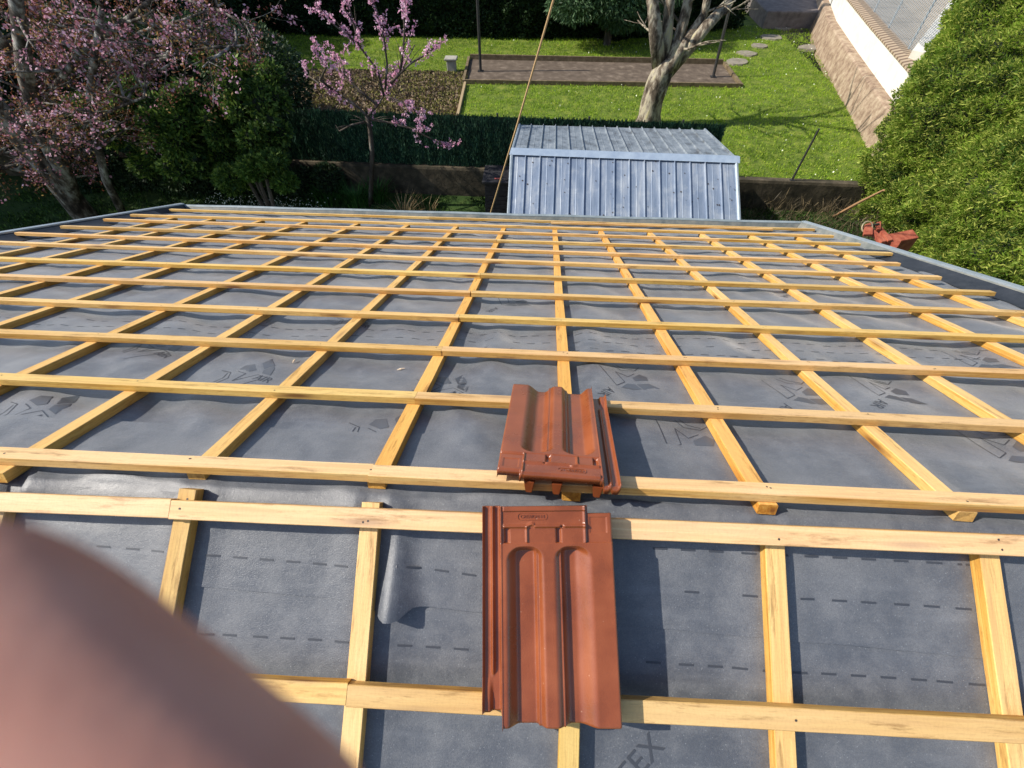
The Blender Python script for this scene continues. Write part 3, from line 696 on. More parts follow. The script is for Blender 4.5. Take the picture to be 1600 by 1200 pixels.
# boules court
c0, c1, c2, c3 = G(735, 93, ZT), G(727, 131, ZT), G(1128, 101, ZT), G(1155, 137, ZT)
ct = mesh_np('court_surface', [(c0.x, c0.y, ZT + .012), (c1.x, c1.y, ZT + .012), (c3.x, c3.y, ZT + .012), (c2.x, c2.y, ZT + .012)], [(0, 1, 2, 3)], M_sand); ct['kind'] = 'structure'
def board(name, a, b, z0, z1, th, m, label, cat, group=None):
    bm = bmesh.new(); a = Vector((a[0], a[1], 0)); b = Vector((b[0], b[1], 0)); d = (b - a).normalized(); n_ = Vector((-d.y, d.x, 0)) * th / 2
    n = max(2, int((b - a).length / .5)); rows = []
    for i in range(n + 1):
        p = a + (b - a) * i / n; j = .012 * noise.noise(p * 1.7)
        rows.append([p - n_ + Vector((0, 0, z0)), p - n_ + Vector((0, 0, z1 + j)), p + n_ + Vector((0, 0, z1 + j)), p + n_ + Vector((0, 0, z0)), p - n_ + Vector((0, 0, z0))])
    strip3(bm, rows)
    for q in (0, -1):
        bm.faces.new([bm.verts.new(v) for v in rows[q][:4]])
    return tag(obj(name, bm, m), label, cat, group)
M_oldw = make_noise('old_board', [(0.3, (0.09, 0.065, 0.035)), (0.55, (0.17, 0.13, 0.075)), (0.75, (0.26, 0.2, 0.12))], 7, .9, .5, .02)
board('edging_board', c0, c2, ZT - .05, ZT + .16, .06, M_oldw, 'weathered edging board along the far long side of the sand court', 'board', 'boards edging the sand court')
board('edging_board', c1, c3, ZT - .05, ZT + .12, .06, M_oldw, 'weathered edging board along the near long side of the sand court', 'board', 'boards edging the sand court')
board('edging_board', c2 + Vector((.05, 0, 0)), c3 + Vector((.05, 0, 0)), ZT - .05, ZT + .1, .08, M_oldw, 'short edging board closing the right end of the sand court', 'board', 'boards edging the sand court')
board('edging_board', c0 - Vector((.05, 0, 0)), c1 - Vector((.05, 0, 0)), ZT - .05, ZT + .1, .08, M_oldw, 'short edging board closing the left end of the sand court', 'board', 'boards edging the sand court')
sb0, sb1 = G(727, 133, ZT), G(716, 182, ZT); sb2 = sb1 + (sb1 - sb0) * .8
board('edging_board', sb0, (sb2.x, sb2.y), ZT - .05, ZT + .10, .07, mat('bed_board', (.36, .27, .15), .8), 'light edging board between the dug soil bed and the lawn', 'board')
# soil bed
sv = [(-14, 10.5, ZT + .01), (sb2.x - .04, 10.5, ZT + .01), (sb1.x - .04, sb1.y, ZT + .01), (c1.x - .1, c1.y, ZT + .01), (G(700, 112, ZT).x, 16.5, ZT + .01), (-14, 16.9, ZT + .01)]
so = mesh_np('soil_bed', sv, [(0, 1, 2, 3, 4, 5)], M_soil); so['kind'] = 'structure'
# stepping stones
for j, (px, py, r) in enumerate(((1152, 98, .42), (1167, 85, .36), (1187, 73, .32), (1205, 60, .45), (1222, 45, .42), (1264, 76, .45))):
    c = G(px, py, ZT); bm = bmesh.new(); n = 9; tp = []; bt = []
    for k in range(n):
        t = 2 * math.pi * k / n; rr = r * random.uniform(.75, 1.05)
        tp.append(bm.verts.new((c.x + math.cos(t) * rr, c.y + math.sin(t) * rr * .8, ZT + .05))); bt.append(bm.verts.new((c.x + math.cos(t) * rr * 1.05, c.y + math.sin(t) * rr * .85, ZT - .03)))
    bm.faces.new(tp)
    for k in range(n): bm.faces.new((bt[k], bt[(k + 1) % n], tp[(k + 1) % n], tp[k]))
    lab = ['nearest stepping stone, at the corner of the sand court', 'second stepping stone from the court corner', 'third stepping stone, small and rounded', 'fourth stepping stone, broad and flat', 'fifth stepping stone, near the concrete terrace', 'flat stone lying against the foot of the brown wall'][j]
    tag(obj('stepping_stone', bm, M_conc), lab, 'stepping stone', 'stepping stones in the lawn')
# concrete terrace at the top
a = G(1190, 45, ZT); b = G(1268, 45, ZT); bm = bmesh.new(); box(bm, (a.x, a.y, ZT - .1), (b.x + 2, a.y + 6, ZT + .55)); bmesh.ops.bevel(bm, geom=bm.edges[:], offset=.03, affect='EDGES')
tag(obj('terrace_block', bm, make_noise('grey_slab', [(.3, (.1, .085, .08)), (.7, (.22, .19, .18))], 4, .9, .3)), 'grey brown concrete terrace block behind the lawn beside the dark hedge', 'terrace')
# stone block seat
c = G(706, 113, ZT); bm = bmesh.new(); box(bm, (c.x - .14, c.y - .05, ZT), (c.x + .14, c.y + .2, ZT + .34)); box(bm, (c.x - .2, c.y - .1, ZT + .34), (c.x + .2, c.y + .25, ZT + .4))
bmesh.ops.bevel(bm, geom=bm.edges[:], offset=.015, affect='EDGES'); tag(obj('stone_block', bm, make_noise('pale_stone', [(.3, (.28, .27, .23)), (.7, (.42, .4, .34))], 5, .9, .3)), 'small grey stone block with a flat slab top beside the sand court', 'stone block')
# poles
def pole(name, b, top, r, m, label, cat, group=None):
    bm = bmesh.new(); tube(bm, [b, (Vector(b) + Vector(top)) / 2, top], [r, r, r * .9], 10); box(bm, (b[0] - r * 2, b[1] - r * 2, b[2]), (b[0] + r * 2, b[1] + r * 2, b[2] + .03))
    return tag(obj(name, bm, m), label, cat, group)
b = G(751, 112, ZT); pole('metal_pole', b, Y(742, -90, b.y), .045, M_dark, 'tall thin dark metal pole at the left end of the sand court', 'pole', 'dark poles at the court')
b = G(1114, 121, ZT); t = Y(1141, 8, b.y + .1); pole('metal_pole', b, t, .045, M_dark, 'thin dark metal pole with a bracket at the right end of the sand court', 'pole', 'dark poles at the court')
b = Vector((G(1238, 287, ZT).x, wy(5.5) + .08, ZT + .02)); t = Y(1280, 201, b.y); pole('fence_post', b, t, .022, M_dark, 'short thin green black post on the kerb at the near edge of the lawn', 'post')
# ---- shed
sr0, sr1 = G(800, 236, -2.84), G(1150, 249, -2.84); sf0, sf1 = G(812, 195, -3.14), G(1101, 203, -3.14)
yn = lambda r_: Vector((r_.x, r_.y - 1.75, -2.84 - .93))
shed = empty('shed', ((sr0.x + sr1.x) / 2, 8.3, ZL), 'garden shed with a blue grey ribbed sheet metal roof folded at the ridge', 'shed')
M_sheet = mat('sheet_metal', (.3, .4, .55), .42, .5); n_ = N(M_sheet); n_.b.inputs['Metallic'].default_value = .25
a_ = n_.noise(n_.coord((9, 1.1, 1.1)), 1, 6, .7); b_ = n_.noise(n_.coord(), 3, 6, .7)
c_ = n_.ramp(a_, [(.3, (.155, .205, .29)), (.52, (.235, .29, .38)), (.7, (.40, .44, .49))])
c_ = n_.mix(n_.ramp(b_, [(.5, g3(0)), (.75, g3(.6))]), c_, (.5, .53, .55)); n_.base(c_)
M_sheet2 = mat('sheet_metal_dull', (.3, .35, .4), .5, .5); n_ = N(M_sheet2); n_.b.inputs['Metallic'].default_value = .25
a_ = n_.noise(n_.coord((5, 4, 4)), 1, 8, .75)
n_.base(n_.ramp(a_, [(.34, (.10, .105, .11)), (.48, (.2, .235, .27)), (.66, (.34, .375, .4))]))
def ribbed(name, A0, A1, B0, B1, n, m):
    bm = bmesh.new(); up = ((A1 - A0).cross(B0 - A0)).normalized()
    if up.z < 0: up = -up
    st = []
    pr = [(0, 0), (.40, 0), (.44, .004), (.48, 0), (.90, 0), (.93, .030), (.97, .030)]
    for k in range(n):
        for (t, h) in pr: st.append(((k + t) / n, h))
    st.append((1, 0)); rows = []
    for j in range(7):
        s = j / 6; rows.append([(A0 + (A1 - A0) * t) * (1 - s) + (B0 + (B1 - B0) * t) * s + up * (h + .002 * noise.noise(Vector((t * 40, s * 4, 0)))) for t, h in st])
    strip3(bm, rows)
    for row in (rows[0], rows[-1]):
        for k in range(len(row) - 1):
            bm.faces.new([bm.verts.new(v) for v in (row[k], row[k + 1], row[k + 1] - up * .03, row[k] - up * .03)])
    return part(obj(name, bm, m), shed), up
near_sheet, upn = ribbed('near_roof_sheet', sr0, sr1, yn(sr0) + Vector((.0, 0, 0)), yn(sr1), 15, M_sheet)
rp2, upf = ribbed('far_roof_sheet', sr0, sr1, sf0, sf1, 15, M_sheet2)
bm = bmesh.new(); e = Vector((.05, 0, 0)); dn = (yn(sr0) - sr0).normalized() * .10; df = (sf0 - sr0).normalized() * .10
strip3(bm, [[sr0 - e + dn + upn * .034, sr0 - e + Vector((0, 0, .055)), sr0 - e + df + upf * .034], [sr1 + e + dn + upn * .034, sr1 + e + Vector((0, 0, .055)), sr1 + e + df + upf * .034]])
part(obj('ridge_cap', bm, make_noise('ridge_metal', [(.3, (.24, .31, .42)), (.7, (.36, .44, .54))], 5, .4, .05)), shed)
for A_, B_ in ((sr0, yn(sr0)), (sr1, yn(sr1))):
    bm = bmesh.new(); tube(bm, [A_ + upn * .01, B_ + upn * .01], .03, 6); part(obj('edge_trim', bm, M_zinc), shed)
for A_, B_ in ((sr1, sf1), (sr0, sf0)):
    bm = bmesh.new(); tube(bm, [A_ + upf * .01, B_ + upf * .01], .022, 6); part(obj('edge_trim', bm, M_zinc), shed)
bm = bmesh.new()
for k in range(95):
    s = random.random(); t = random.choice([(q + .9) / 15 for q in range(15)]) + random.uniform(-.03, .02) if random.random() < .5 else random.random() ** .5
    c = (sr0 + (sr1 - sr0) * t) * (1 - s) + (yn(sr0) + (yn(sr1) - yn(sr0)) * t) * s + upn * .006
    r = random.uniform(.006, .016); ax = Vector((1, 0, 0)); ay = upn.cross(ax)
    q = [c + (ax * math.cos(i * 1.05) + ay * math.sin(i * 1.05)) * r + upn * .002 for i in range(6)]; bm.faces.new([bm.verts.new(v) for v in q])
join(near_sheet, [bm], [M_nail])
for p_ in near_sheet.data.polygons: p_.use_smooth = False
bm = bmesh.new(); n0, n1 = yn(sr0), yn(sr1)
prof = [(n0.y + .15, ZL), (n0.y + .15, n0.z - .0), (sr0.y, -2.90), (9.9, -3.20), (9.9, ZL)]
v1 = [bm.verts.new((sr0.x + .1, y, z)) for y, z in prof]; v2 = [bm.verts.new((sr1.x - .14, y, z)) for y, z in prof]
bm.faces.new(v1); bm.faces.new(v2[::-1])
for i in range(5): bm.faces.new((v1[i], v1[(i + 1) % 5], v2[(i + 1) % 5], v2[i]))
part(obj('shed_wall', bm, make_noise('shed_planks', [(.3, (.08, .06, .04)), (.7, (.16, .12, .08))], 4, .85, .3)), shed)
# ---- compost bin
c = G(782, 285, -4.05); cb = empty('compost_bin', (c.x, c.y + .4, ZL), 'black slatted plastic compost bin with a flat lid beside the shed', 'compost bin')
cb.matrix_world = Matrix.Translation((c.x, c.y + .4, ZL))
bm = bmesh.new(); hx = .38; y0, y1 = c.y + .05, c.y + .75
for k in range(8):
    z = ZL + .02 + k * .105; q = .012 * k
    box(bm, (c.x - hx + q * .3, y0 + q * .3, z), (c.x + hx - q * .3, y1 - q * .3, z + .085))
box(bm, (c.x - hx + .03, y0 + .03, ZL), (c.x + hx - .03, y1 - .03, -4.1))
part(obj('slatted_body', bm, M_plastic), cb)
bm = bmesh.new(); box(bm, (c.x - hx - .03, y0 - .04, -4.1), (c.x + hx + .03, y1 + .03, -4.05)); box(bm, (c.x - hx + .06, y0 + .05, -4.05), (c.x + hx - .06, y1 - .05, -4.035)); bmesh.ops.bevel(bm, geom=bm.edges[:], offset=.006, affect='EDGES')
part(obj('lid', bm, M_plastic), cb)
bm = bmesh.new(); box(bm, (c.x - .14, y0 + .06, -4.034), (c.x - .03, y0 + .11, -4.031)); part(obj('sticker', bm, mat('sticker', (.5, .12, .1), .5)), cb)
# ---- teal sheet leaning in the shade
q = [G(452, 292, ZL), G(494, 278, ZL)]; yb = (q[0].y + q[1].y) / 2; 
pa, pb, pc, pd = Y(452, 288, yb), Y(492, 282, yb), Y(500, 224, yb + .3), Y(458, 221, yb + .3)
bm = bmesh.new(); nn = (pb - pa).cross(pd - pa).normalized() * .02
vs_ = [bm.verts.new(p_) for p_ in (pa, pb, pc, pd)]; ws = [bm.verts.new(p_ + nn) for p_ in (pa, pb, pc, pd)]
bm.faces.new(vs_[::-1]); bm.faces.new(ws)
for i in range(4): bm.faces.new((vs_[i], vs_[(i + 1) % 4], ws[(i + 1) % 4], ws[i]))
tag(obj('plastic_sheet', bm, make_noise('teal_sheet', [(.3, (.01, .05, .045)), (.7, (.02, .085, .075))], 6, .6, .2)), 'dark teal plastic sheet leaning against the screen fence by the bush', 'sheet')
# ---- right boundary: brown stone wall, white wall, wire fence, drive
base = [(1256, -15), (1262, 30), (1272, 75), (1300, 130), (1345, 212), (1400, 330)]
bp = [G(x, y, ZT) for x, y in base]; HB = 0.78
def smooth_line(P, n=40):
    out = []
    for i in range(n + 1):
        t = i / n * (len(P) - 1); k = min(int(t), len(P) - 2); s = t - k; out.append(P[k].lerp(P[k + 1], s))
    return out
bl = smooth_line(bp)
bm = bmesh.new(); rows = []
for p in bl:
    j = .05 * noise.noise(p * 1.3); rows.append([(p.x + j, p.y, ZT - .1), (p.x + .04 + j * .5, p.y, ZT + HB * .5), (p.x + .1, p.y, ZT + HB - .04), (p.x + .14, p.y, ZT + HB), (p.x + .36, p.y, ZT + HB + .01), (p.x + .36, p.y, ZT)])
strip3(bm, rows); tag(obj('stone_wall', bm, M_stone), 'rough brown stone retaining wall along the right side of the lawn', 'wall')
bm = bmesh.new(); rows = []
WH = ZT + HB + .62
for p in bl: rows.append([(p.x + .365, p.y, ZT + HB - .1), (p.x + .365, p.y, WH), (p.x + .7, p.y, WH), (p.x + .7, p.y, ZT)])
strip3(bm, rows); wb = empty('white_wall', tuple(bl[20]), 'white rendered wall with a brown tiled coping above the stone wall', 'wall'); part(obj('rendered_face', bm, M_white), wb)
bm = bmesh.new(); rows = []
M_cop = mat('coping', (.3, .22, .15), .8); n_ = N(M_cop); wv = n_.new('TexWave', wave_type='BANDS', bands_direction='Y'); wv.inputs['Scale'].default_value = 1.6; wv.inputs['Distortion'].default_value = 1.0; n_.l(n_.coord(), wv.inputs['Vector'])
n_.base(n_.ramp(wv.outputs['Color'], [(.1, (.13, .085, .055)), (.5, (.33, .25, .17)), (1, (.42, .33, .23))]))
for p in bl: rows.append([(p.x + .33, p.y, WH + .002), (p.x + .33, p.y, WH + .05), (p.x + .52, p.y, WH + .09), (p.x + .78, p.y, WH + .05), (p.x + .78, p.y, WH)])
strip3(bm, rows); part(obj('coping', bm, M_cop), wb)
wf = empty('wire_fence', tuple(bl[20]), 'grey chain link fence on posts above the white wall', 'fence')
bm = bmesh.new(); seglen = 0; rows = []
import itertools
for i in range(0, len(bl), 4):
    p = bl[i]; tube(bm, [(p.x + .85, p.y, WH - .2), (p.x + .85, p.y, WH + 1.25)], .025, 8); part(obj('post', bm, M_zinc), wf); bm = bmesh.new()
def fence_pt(s, z):       # s metres along
    k = min(int(s / tot * (len(bl) - 1)), len(bl) - 2); f = s / tot * (len(bl) - 1) - k; p = bl[k].lerp(bl[k + 1], f); return Vector((p.x + .83, p.y, z))
tot = (bl[-1] - bl[0]).length
bm.free(); bm = bmesh.new(); st_ = .11; FHt = 1.2
def wire(a, b, r=.0055):
    d = (b - a).normalized(); s1 = d.orthogonal().normalized() * r; s2 = d.cross(s1)
    A_ = [bm.verts.new(a + q) for q in (s1, -s1 * .5 + s2, -s1 * .5 - s2)]; B_ = [bm.verts.new(b + q) for q in (s1, -s1 * .5 + s2, -s1 * .5 - s2)]
    for i in range(3): bm.faces.new((A_[i], A_[(i + 1) % 3], B_[(i + 1) % 3], B_[i]))
s = -FHt
while s < tot:
    for sg in (1, -1):
        s0, s1 = (s, s + FHt) if sg > 0 else (s + FHt, s)
        nseg = 6
        for q in range(nseg):
            u0, u1 = s0 + (s1 - s0) * q / nseg, s0 + (s1 - s0) * (q + 1) / nseg
            if min(u0, u1) < 0 or max(u0, u1) > tot: continue
            wire(fence_pt(u0, WH + .05 + FHt * q / nseg), fence_pt(u1, WH + .05 + FHt * (q + 1) / nseg))
    s += st_
part(obj('wire_mesh', bm, mat('galvanised', (.2, .23, .25), .5)), wf)
dr = [(p.x + .7, p.y, WH - .25) for p in bl] ; V = dr + [(p[0] + 30, p[1], WH - .25) for p in dr]; n = len(dr)
d_ = mesh_np('driveway', V, [(i, i + n, i + n + 1, i + 1) for i in range(n - 1)], make_noise('drive_gravel', [(.3, (.25, .21, .16)), (.5, (.36, .31, .25)), (.75, (.45, .4, .34))], 1.2, .9, .3, detail=12)); d_['kind'] = 'structure'
# white parapet on the far side of the drive
a = G(1412, 105, WH - .2); b = G(1505, -20, WH - .2); bm = bmesh.new(); d = (b - a).normalized(); a = a - d * .4; b = b + d * 6; nrm = Vector((-d.y, d.x, 0))
if nrm.x < 0: nrm = -nrm
for q0, q1, z in ((0, .28, WH + .25),):
    vs_ = [a + nrm * q0, b + nrm * q0, b + nrm * q1, a + nrm * q1]; B_ = [bm.verts.new((p.x, p.y, WH - .3)) for p in vs_]; T_ = [bm.verts.new((p.x, p.y, z)) for p in vs_]
    bm.faces.new(T_)
    for i in range(4): bm.faces.new((B_[i], B_[(i + 1) % 4], T_[(i + 1) % 4], T_[i]))
tag(obj('parapet', bm, M_white), 'bright white painted parapet crossing behind the wire fence at the drive', 'wall')
# ---- wooden stake leaning by the conifer, tan rope
a = G(1303, 338, -4.9); b = Y(1381, 297, a.y - 1.3)
bm = bmesh.new(); tube(bm, [a, (a + b) / 2 + Vector((0, 0, .02)), b], [.03, .028, .02], 7, .2); tag(obj('wooden_stake', bm, mat('stake', (.42, .24, .12), .8)), 'tan wooden stake lying slanted in front of the conifer hedge', 'stake')
a = Y(766, 334, 6.3); b = Y(882, -60, 5.2); a0 = Vector((a.x - .18, a.y + .1, ZL)); 
bm = bmesh.new(); pts = [a0 if False else a - (b - a) * .35, a, a.lerp(b, .5) + Vector((0, 0, -.03)), b, b + (b - a) * .8]
pts[0].z = max(pts[0].z, ZL); tube(bm, pts, .0115, 7, .15); tag(obj('rope', bm, M_rope), 'taut tan rope rising from behind the gutter past the shed', 'rope')
# ---- red lifting arm
def lift():
    y = 5.1; root = empty('lifting_arm', tuple(Y(1380, 380, y)), 'rusty red painted steel lifting arm with a shackle ring beyond the right verge', 'machine')
    M_red = make_noise('red_paint', [(.3, (.2, .045, .03)), (.5, (.36, .095, .055)), (.75, (.48, .17, .1))], 14, .6, .3, .004, detail=8)
    z = Y(1400, 366, y).z; 
    A = G(1392, 372, z); B = G(1436, 366, z); C = G(1424, 357, z); D = G(1386, 364, z)
    def slab(name, pts, h, m=M_red):
        bm = bmesh.new(); T_ = [bm.verts.new(p) for p in pts]; B_ = [bm.verts.new(p - Vector((0, 0, h))) for p in pts]
        bm.faces.new(T_); bm.faces.new(B_[::-1])
        for i in range(len(pts)): bm.faces.new((T_[i], B_[i], B_[(i + 1) % len(pts)], T_[(i + 1) % len(pts)]))
        bmesh.ops.recalc_face_normals(bm, faces=bm.faces); bmesh.ops.bevel(bm, geom=bm.edges[:], offset=.004, segments=2, affect='EDGES'); return part(obj(name, bm, m), root)
    slab('beam', [G(1404, 384, z - .0) , G(1409, 376, z), G(1436, 371, z), G(1426, 358, z), G(1386, 366, z), G(1388, 376, z)], .24)
    z2 = z + .03
    slab('side_plate', [G(1378, 378, z2), G(1386, 376, z2), G(1366, 358, z2), G(1361, 360, z2)], .05)
    slab('side_plate', [G(1388, 376, z2), G(1396, 374, z2), G(1376, 352, z2), G(1370, 353, z2)], .05)
    z3 = z2 + .03
    slab('head_plate', [G(1350, 366, z3), G(1364, 366, z3), G(1365, 346, z3), G(1352, 350, z3)], .035)
    slab('head_plate', [G(1371, 358, z3), G(1377, 357, z3), G(1377, 345, z3), G(1370, 347, z3)], .035)
    c = G(1355, 355, z3 + .0); bm = bmesh.new(); r = .068
    ax = CR; ay = (CU * .9 + CF * -.2).normalized()
    tube(bm, [c + ax * math.cos(t) * r + ay * math.sin(t) * r * 1.05 for t in np.linspace(-.2, 4.3, 22)], .0085, 8); part(obj('shackle_ring', bm, make_noise('worn_steel', [(.3, (.3, .2, .1)), (.7, (.55, .5, .35))], 10, .4, .1)), root)
    bm = bmesh.new(); tube(bm, [G(1362, 352, z3 + .01), G(1373, 350, z3 + .01)], .014, 10); part(obj('pin', bm, M_dark), root)
    # mast that carries it
    q = G(1410, 376, z - .2); bm = bmesh.new(); tube(bm, [(q.x + .03, q.y + .02, z - .22), (q.x + .03, q.y + .02, ZL)], .06, 10); part(obj('mast', bm, M_red), root)
lift()
# ================================================================ VEGETATION
def leaves(name, C, Nn, size, m, parent, aspect=.5, jitter=.9, k=4, up=0.0):
    """C: (n,3) centres, Nn: (n,3) outward directions"""
    n = len(C); D = Nn + rng.normal(0, jitter, (n, 3)); D[:, 2] += up; D /= np.linalg.norm(D, axis=1)[:, None]
    T = rng.normal(0, 1, (n, 3)); S = np.cross(D, T); S /= np.linalg.norm(S, axis=1)[:, None]
    sz = (size * rng.uniform(.6, 1.35, n))[:, None]
    V = np.stack([C, C + D * sz * .5 + S * sz * aspect * .5, C + D * sz, C + D * sz * .5 - S * sz * aspect * .5], 1).reshape(-1, 3)
    o = quads_np(name, V, n, m); return part(o, parent) if parent else o
def sph(n):
    d = rng.normal(0, 1, (n, 3)); return d / np.linalg.norm(d, axis=1)[:, None]
def blob_leaves(name, cs, rs, n, size, m, parent, squash=1.0, shell=.35, **kw):
    cs = np.array([tuple(c) for c in cs]); rs = np.array(rs); p = rs ** 2 / (rs ** 2).sum(); idx = rng.choice(len(cs), n, p=p)
    d = sph(n); rad = rs[idx] * (1 - shell * rng.random(n) ** 1.5) ; off = d * rad[:, None]; off[:, 2] *= squash
    return leaves(name, cs[idx] + off, d * .8, size, m, parent, **kw)
def core(bm, c, r, squash=1.0):
    M = Matrix.Translation(c) @ Matrix.Diagonal((r, r, r * squash, 1)); g = bmesh.ops.create_icosphere(bm, subdivisions=2, radius=1, matrix=M)
    for v in g['verts']: v.co += (v.co - Vector(c)) * .2 * noise.noise(v.co * 2.5)
# ---- conifer hedge on the right
con = empty('conifer_hedge', (8.2, 7, ZL), 'tall dense bright green conifer hedge filling the right side beyond the verge', 'hedge')
def hx(y, z):
    b = 6.9 + .12 * (y - 3) * 1.0 + .35 * math.sin(y * 1.7) * .4
    zz = (z - ZL) / 5.2
    b += -.35 * math.sin(min(1, zz * 1.1) * math.pi * .8) - .25 * max(0, (y - 8) / 2.3)
    return b + .34 * noise.noise(Vector((0, y * .9, z * .8))) + .24 * noise.noise(Vector((5, y * 2.3 + z, z * 2.2))) + .1 * noise.noise(Vector((7, y * 5 + z * 2, z * 5)))
nF = 300000
yy = rng.uniform(1.0, 10.3, nF); zz = ZL + .05 + (6.1) * rng.random(nF)
Cx = np.array([hx(a_, b_) for a_, b_ in zip(yy, zz)])
clump = np.array([noise.noise(Vector((9, a_ * 5.5, b_ * 5.5))) for a_, b_ in zip(yy, zz)])
dep = rng.random(nF) ** 2 * .26 - clump * .16
C = np.stack([Cx + dep, yy, zz], 1)
Nn = np.tile(np.array([[-.85, -.1, .45]]), (nF, 1))
leaves('foliage', C, Nn, .085, M_thuja, con, aspect=.2, jitter=.55)
nE = 60000; xx = rng.uniform(0, 3.0, nE); ze = ZL + .05 + 6.1 * rng.random(nE)
ye = 10.35 + np.array([.3 * noise.noise(Vector((a_ * .9, 3, b_ * .9))) for a_, b_ in zip(xx, ze)]); xe = np.array([hx(10.3, b_) for b_ in ze]) + xx
leaves('foliage', np.stack([xe, ye - xx * .05, ze], 1), np.tile(np.array([[-.2, .8, .45]]), (nE, 1)), .062, M_thuja, con, aspect=.42, jitter=.5)
nT = 40000; yt = rng.uniform(1, 10.3, nT); xt = rng.uniform(0, 3, nT); zt = ZL + 6.1 + .2 * rng.normal(0, .6, nT)
leaves('foliage', np.stack([hx(5, 1) + xt, yt, zt], 1), np.tile(np.array([[0, 0, 1.]]), (nT, 1)), .07, M_thuja, con, aspect=.42, jitter=.5)
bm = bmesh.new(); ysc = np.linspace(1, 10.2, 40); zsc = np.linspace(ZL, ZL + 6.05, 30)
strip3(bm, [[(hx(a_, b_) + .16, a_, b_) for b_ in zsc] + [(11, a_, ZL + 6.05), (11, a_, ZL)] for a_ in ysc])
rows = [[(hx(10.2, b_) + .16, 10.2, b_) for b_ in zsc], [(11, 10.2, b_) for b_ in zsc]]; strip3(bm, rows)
part(obj('shade_core', bm, M_core), con)
# ---- dark hedge at the back
hb = empty('back_hedge', (-2, 21, ZT), 'tall dark evergreen hedge closing the far side of the lawn', 'hedge')
nB = 120000; X = rng.uniform(-16, 7.6, nB); Zb = ZT + rng.random(nB) * 3.6
base_y = np.array([20.55 + .3 * noise.noise(Vector((a_ * .6, b_ * .6, 2))) + .22 * noise.noise(Vector((a_ * 2.2, b_ * 2.2, 6))) for a_, b_ in zip(X, Zb)]) + np.maximum(0, X - 3) * .35
base_y += rng.random(nB) ** 2 * .3 - .12 * np.clip((Zb - ZT) / 1.5, 0, 1)
leaves('foliage', np.stack([X, base_y, Zb], 1), np.tile(np.array([[-.1, -.8, .4]]), (nB, 1)), .13, M_hedge, hb, aspect=.5, jitter=.5)
bm = bmesh.new(); strip3(bm, [[(x, 20.95 + max(0, x - 3) * .35, ZT), (x, 20.95 + max(0, x - 3) * .35, ZT + 3.5), (x, 24, ZT + 3.5)] for x in np.linspace(-16, 7.6, 20)]); part(obj('shade_core', bm, M_core), hb)
# ---- cedar boughs in front of the hedge (top centre)
cc = [Y(960 + dx, -10 + dy, 19.6 + dz) for dx, dy, dz in ((0, 0, 0), (-60, 10, 0), (40, 20, .3), (-20, -30, 0), (80, -10, .4), (10, 35, 0))]
ced = empty('conifer_shrub', (cc[0].x, 19.8, ZT), 'blue green conifer with drooping boughs in front of the dark hedge behind the bare tree', 'conifer')
blob_leaves('foliage', cc, [1.2, 1.0, 1.0, 1.1, .9, .7], 26000, .16, M_cedar, ced, squash=.6, shell=.9, aspect=.25, jitter=.5, up=-.2)
bm = bmesh.new(); tube(bm, [(cc[0].x, 19.9, ZT), (cc[0].x, 19.9, ZT + 2.4)], [.14, .05], 8); part(obj('trunk', bm, M_barkd), ced)
# ---- branching tree builder
def limb(bm, p, d, L, r, depth, tips, spread=.5, droop=0.0, seg=5):
    pts = [p.copy()]; q = p.copy(); dd = d.normalized()
    for i in range(seg):
        dd = (dd + Vector((random.gauss(0, .09), random.gauss(0, .09), random.gauss(0, .07) - droop * .05))).normalized(); q = q + dd * L / seg; pts.append(q.copy())
    rad = [r * (1 - .55 * i / seg) for i in range(seg + 1)]
    tube(bm, pts, rad, 7 if r > .02 else 4, .25 if r > .04 else 0)
    tips.extend(pts[2:] if depth <= 1 else [])
    if depth <= 0: return
    for k in range(random.choice((2, 3, 3))):
        t = random.uniform(.35, 1); i = min(seg, max(1, int(t * seg))); a = Vector((random.gauss(0, 1), random.gauss(0, 1), random.gauss(0, .7) + .25)); a = (a - dd * a.dot(dd)).normalized()
        nd = (dd * (1 - spread * .5) + a * spread).normalized(); limb(bm, pts[i], nd, L * random.uniform(.55, .8), rad[i] * .62, depth - 1, tips, spread, droop, seg)
# central lawn tree
b0 = G(1012, 196, ZT); lt = empty('lawn_tree', tuple(b0), 'bare old fruit tree with thick forked lichen covered trunk on the sunny lawn', 'tree')
yy0 = b0.y
pts = [b0 - Vector((0, 0, .1)), Y(1014, 180, yy0), Y(1019, 160, yy0), Y(1026, 138, yy0), Y(1034, 118, yy0), Y(1041, 104, yy0), Y(1046, 92, yy0)]
bm = bmesh.new(); tips = []
tube(bm, pts, [.36, .30, .27, .255, .25, .22, .06], 16, .45)
for tgt in (((1032, 116), (1024, 60), (1020, 10), (1012, -40), .19), ((1036, 112), (1042, 58), (1046, 10), (1050, -40), .15), ((1040, 112), (1060, 62), (1072, 15), (1080, -40), .14), ((1040, 118), (1080, 72), (1104, 42), (1140, 2), .17), ((1042, 112), (1075, 60), (1100, 22), (1112, -30), .12)):
    P_ = [Y(x, y, yy0 + .1 * i + random.uniform(-.2, .2)) for i, (x, y) in enumerate(tgt[:4])]; r = tgt[4]
    tube(bm, P_, [r, r * .92, r * .8, r * .65], 10, .35)
    for j in range(2):
        s = random.uniform(.2, .95); k_ = min(2, int(s * 3)); p = P_[k_].lerp(P_[k_ + 1], s * 3 - k_); limb(bm, p, Vector((random.gauss(0, 1), random.gauss(0, 1), random.uniform(.1, .8))), random.uniform(.6, 1.2), .03, 1, tips, .5)
    limb(bm, P_[3], (P_[3] - P_[2]), 1.6, r * .45, 1, tips, .4)
part(obj('trunk', bm, M_bark, None, True), lt)
